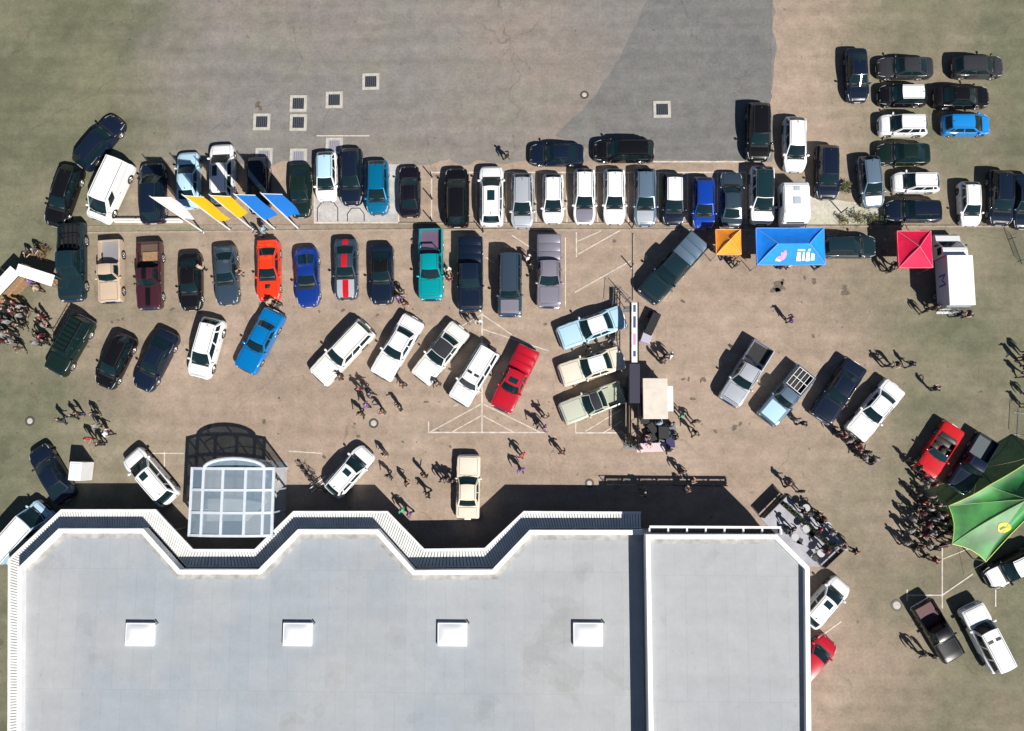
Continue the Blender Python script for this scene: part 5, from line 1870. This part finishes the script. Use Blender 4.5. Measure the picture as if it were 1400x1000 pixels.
# ================================================================== PEOPLE
def person_mesh(pose):
    """one continuous skinned body; x is forward. Returns a mesh with slots skin, hair, top, trousers, shoes"""
    V, E, RD, LB = [], [], [], []

    def v(p, r, lab, parent=None):
        V.append(Vector(p))
        RD.append(r)
        if parent is not None:
            E.append((parent, len(V) - 1))
            LB.append(lab)
        return len(V) - 1
    st = pose.get('stride', 0.)
    lean = pose.get('lean', 0.)
    pel = v((0, 0, .93), .135, 'trousers')
    wst = v((lean * .3, 0, 1.08), .125, 'top', pel)
    chest = v((lean * .7, 0, 1.30), .150, 'top', wst)
    sh = v((lean, 0, 1.44), .11, 'top', chest)
    neck = v((lean + .01, 0, 1.53), .055, 'skin', sh)
    hd = lean + pose.get('nod', .02)
    chin = v((hd + .02, 0, 1.60), .07, 'head', neck)
    face = v((hd + .02, 0, 1.68), .092, 'head', chin)
    crown = v((hd, 0, 1.76), .075, 'head', face)
    v((hd + .125, 0, 1.655), .014, 'head', face)
    for s in (1, -1):
        k = s * st
        hip = v((0, s * .10, .86), .095, 'trousers', pel)
        kn = v((k * .5 + .03, s * .11, .49), .062, 'trousers', hip)
        an = v((k - .02, s * .115, .09), .045, 'trousers', kn)
        v((k + .16, s * .135, .045), .04, 'shoes', an)
        so = v((lean, s * .19, 1.41), .065, 'top', sh)
        el_, ha = pose['arms'][0 if s > 0 else 1]
        el = v((lean + el_[0], s * el_[1], el_[2]), .046, 'top', so)
        wr = v((lean + ha[0], s * ha[1], ha[2]), .034, 'skin' if pose.get('short') else 'top', el)
        d = (Vector(V[wr]) - Vector(V[el])).normalized()
        pm = Vector(V[wr]) + d * .07
        palm = v(pm, .032, 'skin', wr)
        sd = Vector((1, 0, 0)) if abs(d.x) < .7 else Vector((0, 0, 1))
        sd = (sd - d * sd.dot(d)).normalized()
        cu = d.cross(sd) * (.02 * s)
        for f in range(4):
            o = sd * (.03 - .02 * f)
            q = v(pm + o + d * .045, .010, 'skin', palm)
            v(pm + o + d * (.085 - .006 * abs(f - 1)) + cu, .008, 'skin', q)
        q = v(Vector(V[wr]) + sd * .05 + d * .04, .011, 'skin', palm)
        v(Vector(V[wr]) + sd * .065 + d * .085, .009, 'skin', q)
    me = bpy.data.meshes.new('skeleton')
    me.from_pydata([tuple(p) for p in V], E, [])
    ob = bpy.data.objects.new('skeleton', me)
    COL.objects.link(ob)
    ob.modifiers.new('skin', 'SKIN')
    for i, d in enumerate(me.skin_vertices[0].data):
        d.radius = (RD[i], RD[i] * (1.25 if i in (wst, chest, pel) else 1.0)) if i in (wst, chest, pel) else (RD[i], RD[i])
        d.use_root = (i == 0)
    sb = ob.modifiers.new('sub', 'SUBSURF')
    sb.levels = 1
    dg = bpy.context.evaluated_depsgraph_get()
    out = bpy.data.meshes.new_from_object(ob.evaluated_get(dg))
    bpy.data.objects.remove(ob)
    out.name = 'person_body'
    out.materials.clear()
    for _ in range(5):
        out.materials.append(None)
    idx = {'skin': 0, 'hair': 1, 'top': 2, 'trousers': 3, 'shoes': 4}
    for p in out.polygons:
        c = p.center
        best, lab = 1e9, 'top'
        for (a, b), l in zip(E, LB):
            A, B = V[a], V[b]
            t = max(0, min(1, (c - A).dot(B - A) / max(1e-9, (B - A).length_squared)))
            dd = (c - A.lerp(B, t)).length - RD[b] * .9
            if dd < best:
                best, lab = dd, l
        if lab == 'head':
            lab = 'hair' if (c.z > 1.715 or c.x < hd - .01) and c.z > 1.58 else 'skin'
        if lab == 'trousers' and c.z < .075:
            lab = 'shoes'
        p.material_index = idx[lab]
        p.use_smooth = True
    return out


POSES = [
    dict(arms=[((.0, .25, 1.14), (.06, .26, .90)), ((.0, .25, 1.14), (.05, .26, .90))]),
    dict(stride=.22, lean=.05, arms=[((-.08, .25, 1.15), (.0, .27, .92)), ((.08, .25, 1.15), (.22, .24, .96))]),
    dict(nod=.07, arms=[((.02, .25, 1.15), (.26, .12, 1.18)), ((.02, .25, 1.15), (.26, .12, 1.20))], short=1),
    dict(stride=-.18, lean=.04, arms=[((.07, .25, 1.15), (.2, .24, .96)), ((-.08, .25, 1.15), (-.02, .27, .92))], short=1),
    dict(nod=.03, arms=[((.0, .27, 1.16), (.10, .22, .98)), ((.04, .26, 1.17), (.30, .20, 1.28))]),
]
PMESH = [person_mesh(p) for p in POSES]
TOPS = {'black': (.012, .012, .013), 'dark grey': (.04, .04, .045), 'navy': (.012, .018, .05), 'white': (.72, .72, .72), 'grey': (.2, .2, .21), 'red': (.40, .02, .03),
        'purple': (.16, .08, .26), 'light blue': (.22, .36, .5), 'green': (.04, .35, .18), 'beige': (.42, .32, .22), 'pink': (.55, .2, .3), 'brown': (.07, .04, .025), 'maroon': (.10, .01, .025)}
TRS = {'black': (.012, .012, .014), 'denim': (.035, .055, .11), 'dark': (.025, .024, .026), 'khaki': (.20, .16, .10)}
HAIR = [(.012, .009, .007), (.03, .018, .01), (.07, .045, .025), (.16, .11, .06), (.22, .21, .20)]
SKIN = [(.50, .31, .22), (.42, .25, .17), (.55, .36, .27)]
prnd = random.Random(21)


def person(px, py, top, label, group=None, face=None, z=0., pose=None):
    c = G(px, py, z)
    o = bpy.data.objects.new('person', PMESH[prnd.randrange(5) if pose is None else pose])
    COL.objects.link(o)
    o.location = c
    o.rotation_euler = (0, 0, prnd.uniform(0, 6.28) if face is None else ang(*face))
    s = prnd.uniform(.94, 1.06)
    o.scale = (s * prnd.uniform(1.05, 1.25), s * prnd.uniform(1.08, 1.25), s)
    tr = prnd.choice(list(TRS))
    ms = [mat('skin_%d' % (k := prnd.randrange(3)), SKIN[k], .6), mat('hair_%d' % (h := prnd.randrange(5)), HAIR[h], .6),
          mat('cloth_' + top.replace(' ', '_'), TOPS[top], .85), mat('trousers_' + tr, TRS[tr], .85), mat('shoes', (.02, .02, .02), .6)]
    for sl, m in zip(o.material_slots, ms):
        sl.link = 'OBJECT'
        sl.material = m
    return tag(o, label.replace('@', 'and %s trousers' % tr), 'person', group)


SINGLES = [
    (694, 219, 'black', 'person in black walking alone above the white sunroof SUV'),
    (1076, 439, 'purple', 'person in purple top standing alone in the open lot'),
    (906, 489, 'black', 'person in black right of the truss, left of the pair'),
    (914, 488, 'white', 'person in white top right of the truss'),
    (902, 496, 'dark grey', 'person in dark grey bending towards the truss pair'),
    (985, 352, 'purple', 'person in purple at the left front of the orange tent'),
    (995, 360, 'black', 'person in black standing before the orange tent'),
    (1003, 366, 'dark grey', 'person in dark grey just right below the orange tent'),
    (975, 345, 'beige', 'person in beige between black pickup and orange tent'),
    (1064, 368, 'maroon', 'person in maroon at the left front of the blue tent'),
    (1076, 366, 'white', 'person in white at the front of the blue tent'),
    (1114, 366, 'black', 'person in black at the right front of the blue tent'),
    (1211, 372, 'black', 'person in black left of the crimson tent'),
    (1217, 366, 'dark grey', 'person in dark grey nearest the crimson tent'),
    (1258, 428, 'black', 'person in black at the rear left of the box truck'),
    (1270, 424, 'brown', 'person in brown behind the box truck'),
    (1302, 433, 'black', 'person in black behind the middle of the box truck'),
    (1316, 432, 'dark grey', 'person in dark grey behind the right rear of the box truck'),
    (1208, 502, 'black', 'person in black, left of the trio above the white classic'),
    (1219, 500, 'dark grey', 'person in dark grey, middle of the trio above the white classic'),
    (1238, 500, 'navy', 'person in navy, right of the trio above the white classic'),
    (1270, 533, 'black', 'person in black walking alone right of the white classic'),
    (1072, 662, 'maroon', 'person in maroon at the head of the terrace'),
    (1090, 671, 'black', 'person in black at the outer top corner of the terrace'),
    (1161, 751, 'black', 'person in black leaving the terrace at its lower right'),
    (930, 645, 'brown', 'person in brown walking below the long pink table'),
    (942, 656, 'dark grey', 'person in dark grey just above the steel railing'),
    (935, 668, 'pink', 'person in pink at the steel railing'),
    (880, 672, 'black', 'person in black leaning at the steel railing'),
    (929, 568, 'green', 'person in bright green beside the food trailer'),
    (946, 577, 'black', 'person in black right of the green-clad person'),
    (948, 592, 'brown', 'person in brown right of the cases below the trailer'),
    (712, 641, 'purple', 'person in purple, lower of the pair below the chevrons'),
    (714, 623, 'red', 'person in red, upper of the pair below the chevrons'),
    (768, 619, 'maroon', 'person in maroon walking right of the pair below the chevrons'),
    (744, 586, 'purple', 'person in purple at the right end of the painted chevrons'),
    (735, 580, 'dark grey', 'person in dark grey beside the purple-clad one at the chevrons'),
    (745, 571, 'brown', 'person in brown below the red pickup'),
    (529, 621, 'brown', 'person in brown nearest the manhole below the white classics'),
    (536, 650, 'dark grey', 'person in dark grey right of the white hatchback with sunroof'),
    (558, 660, 'black', 'person in black walking, middle of the lower forecourt'),
    (582, 650, 'brown', 'person in brown, upper one left of the cream classic'),
    (588, 675, 'black', 'person in black, lower one left of the cream classic'),
    (606, 655, 'navy', 'person in navy in the trio beside the cream classic, left'),
    (613, 655, 'dark grey', 'person in dark grey in the trio beside the cream classic, middle'),
    (620, 656, 'black', 'person in black in the trio beside the cream classic, right'),
    (553, 697, 'green', 'person in dull green at the showroom shadow edge'),
    (563, 702, 'purple', 'person in purple at the showroom shadow edge'),
    (470, 517, 'brown', 'person in brown by the nose of the white classic estate'),
    (494, 534, 'maroon', 'person in maroon, top of the cluster below the white classics'),
    (502, 531, 'dark grey', 'person in dark grey in the cluster below the white classics'),
    (505, 555, 'purple', 'person in purple in the cluster below the white classics'),
    (498, 566, 'brown', 'person in brown lowest of the cluster below the white classics'),
    (508, 540, 'navy', 'person in navy in the cluster below the white classics'),
    (527, 563, 'brown', 'person in brown walking below the white classic saloon, left'),
    (550, 558, 'black', 'person in black walking below the white classic saloon, right'),
    (553, 527, 'brown', 'person in brown beside the bonnet of the white classic saloon'),
    (600, 526, 'brown', 'person in brown between dark-topped classic and white 4x4'),
    (553, 404, 'dark grey', 'person in dark grey right of the black coupe, upper'),
    (556, 418, 'maroon', 'person in maroon right of the black coupe, lower'),
    (548, 412, 'purple', 'person in purple at the tail of the black coupe'),
    (614, 372, 'white', 'person in white between turquoise and dark navy pickups, upper'),
    (617, 385, 'maroon', 'person in maroon between turquoise and dark navy pickups, lower'),
    (645, 443, 'grey', 'person in grey, left of the pair below the dark navy pickup'),
    (656, 442, 'white', 'person in white, right of the pair below the dark navy pickup'),
    (722, 357, 'white', 'person in white between grey 4x4 and mauve pickup, upper'),
    (726, 366, 'black', 'person in black between grey 4x4 and mauve pickup, lower'),
    (281, 370, 'beige', 'person in beige right of the black saloon'),
    (332, 376, 'dark grey', 'person in dark grey right of the steel blue coupe'),
    (358, 322, 'navy', 'person in navy above the orange-red coupe, left'),
    (366, 318, 'light blue', 'person in light blue above the orange-red coupe, right'),
    (384, 420, 'brown', 'person in brown at the front of the orange-red coupe'),
    (375, 416, 'beige', 'person in beige between orange-red coupe and sky blue classic'),
    (92, 576, 'dark grey', 'person in dark grey, left of the trio on the left forecourt'),
    (108, 570, 'black', 'person in black, middle of the trio on the left forecourt'),
    (116, 566, 'brown', 'person in brown, right of the trio on the left forecourt'),
    (137, 567, 'black', 'person in black, topmost of the group by the white sign'),
    (142, 583, 'grey', 'person in grey in the group by the white sign'),
    (153, 593, 'white', 'person in white in the group by the white sign'),
    (131, 600, 'red', 'person in red in the group by the white sign'),
    (146, 607, 'black', 'person in black, lowest of the group by the white sign'),
    (36, 478, 'brown', 'person in brown standing alone below the crowd on the left'),
    (60, 346, 'dark grey', 'person in dark grey above the white awning'),
    (48, 350, 'black', 'person in black above the white awning'),
    (60, 398, 'beige', 'person in beige under the end of the white awning'),
    (52, 390, 'purple', 'person in purple under the middle of the white awning'),
    (1092, 580, 'black', 'person in black at the nose of the blue pickup with rack'),
    (1085, 575, 'grey', 'person in grey at the nose of the blue pickup with rack'),
    (1265, 892, 'black', 'person in black left of the black pickup, lower right lot'),
    (1250, 888, 'dark grey', 'person in dark grey left of the black pickup, lower right lot'),
    (805, 478, 'black', 'person in black between the pale blue and cream classics, left'),
    (820, 474, 'dark grey', 'person in dark grey between the pale blue and cream classics, middle'),
    (838, 470, 'grey', 'person in grey between the pale blue and cream classics, right'),
]
for x, y, tcol, lab in SINGLES:
    person(x, y, tcol, lab)
DARKS = ['black', 'dark grey', 'navy', 'grey', 'black', 'brown', 'white', 'maroon', 'dark grey', 'navy', 'light blue']


def crowd(pts, place_, group, z=0., tops=DARKS):
    for i, (x, y) in enumerate(pts):
        tcol = tops[(i * 7 + i // 3) % len(tops)]
        f = (y - min(p[1] for p in pts)) / max(1, max(p[1] for p in pts) - min(p[1] for p in pts))
        mx = sorted(p[0] for p in pts)[len(pts) // 2]
        part = ('upper' if f < .34 else 'middle' if f < .67 else 'lower') + (' left' if x < mx else ' right')
        person(x, y, tcol, 'person in ' + tcol + ' @, ' + part + ' part of ' + place_, group, z=z)


crowd([(1247, 676), (1256, 684), (1264, 678), (1243, 694), (1252, 700), (1262, 695), (1272, 690), (1280, 700), (1238, 708), (1249, 713), (1259, 716), (1268, 708), (1277, 715), (1286, 710), (1236, 724), (1246, 730), (1256, 729), (1265, 726),
       (1274, 731), (1284, 727), (1230, 741), (1240, 746), (1250, 745), (1261, 742), (1270, 748), (1280, 743), (1291, 738), (1256, 758), (1268, 763), (1275, 704), (1290, 722)],
      'crowd by the green tent', 'crowd left of the green tent')
crowd([(1140, 592), (1147, 598), (1154, 604), (1161, 611), (1168, 616), (1175, 625), (1183, 631), (1166, 606), (1189, 627), (1178, 618)], 'line at the navy classic', 'line of people before the two classics')
crowd([(1248, 640), (1254, 648), (1262, 655), (1240, 630), (1269, 662), (1258, 662)], 'group at red open-top car', 'people at the red open-top car')
crowd([(22, 415), (32, 418), (40, 424), (17, 427), (28, 430), (38, 435), (46, 428), (10, 440), (21, 444), (33, 446), (7, 455), (17, 460), (27, 457), (12, 468), (26, 468), (40, 447)], 'crowd at left edge', 'crowd at the left edge')
crowd([(62, 442), (68, 436), (70, 448), (62, 460), (68, 464), (60, 472), (72, 470)], 'file by the rack-topped 4x4', 'file of people by the rack-topped 4x4')
crowd([(1092, 698), (1115, 722), (1138, 744), (1113, 702), (1120, 707), (1131, 725), (1079, 722), (1125, 752), (1146, 748)], 'the grey terrace', 'people on the terrace', .16)
crowd([(1395, 484), (1390, 492), (1399, 502), (1395, 514), (1399, 540), (1396, 555)], 'row above the green tent', 'people at the right edge')
crowd([(866, 602), (880, 600), (886, 607), (898, 580), (915, 582), (922, 598), (873, 614), (911, 615)], 'group at the truss foot', 'people at the foot of the truss', tops=['black', 'purple', 'pink', 'dark grey', 'light blue', 'navy'])
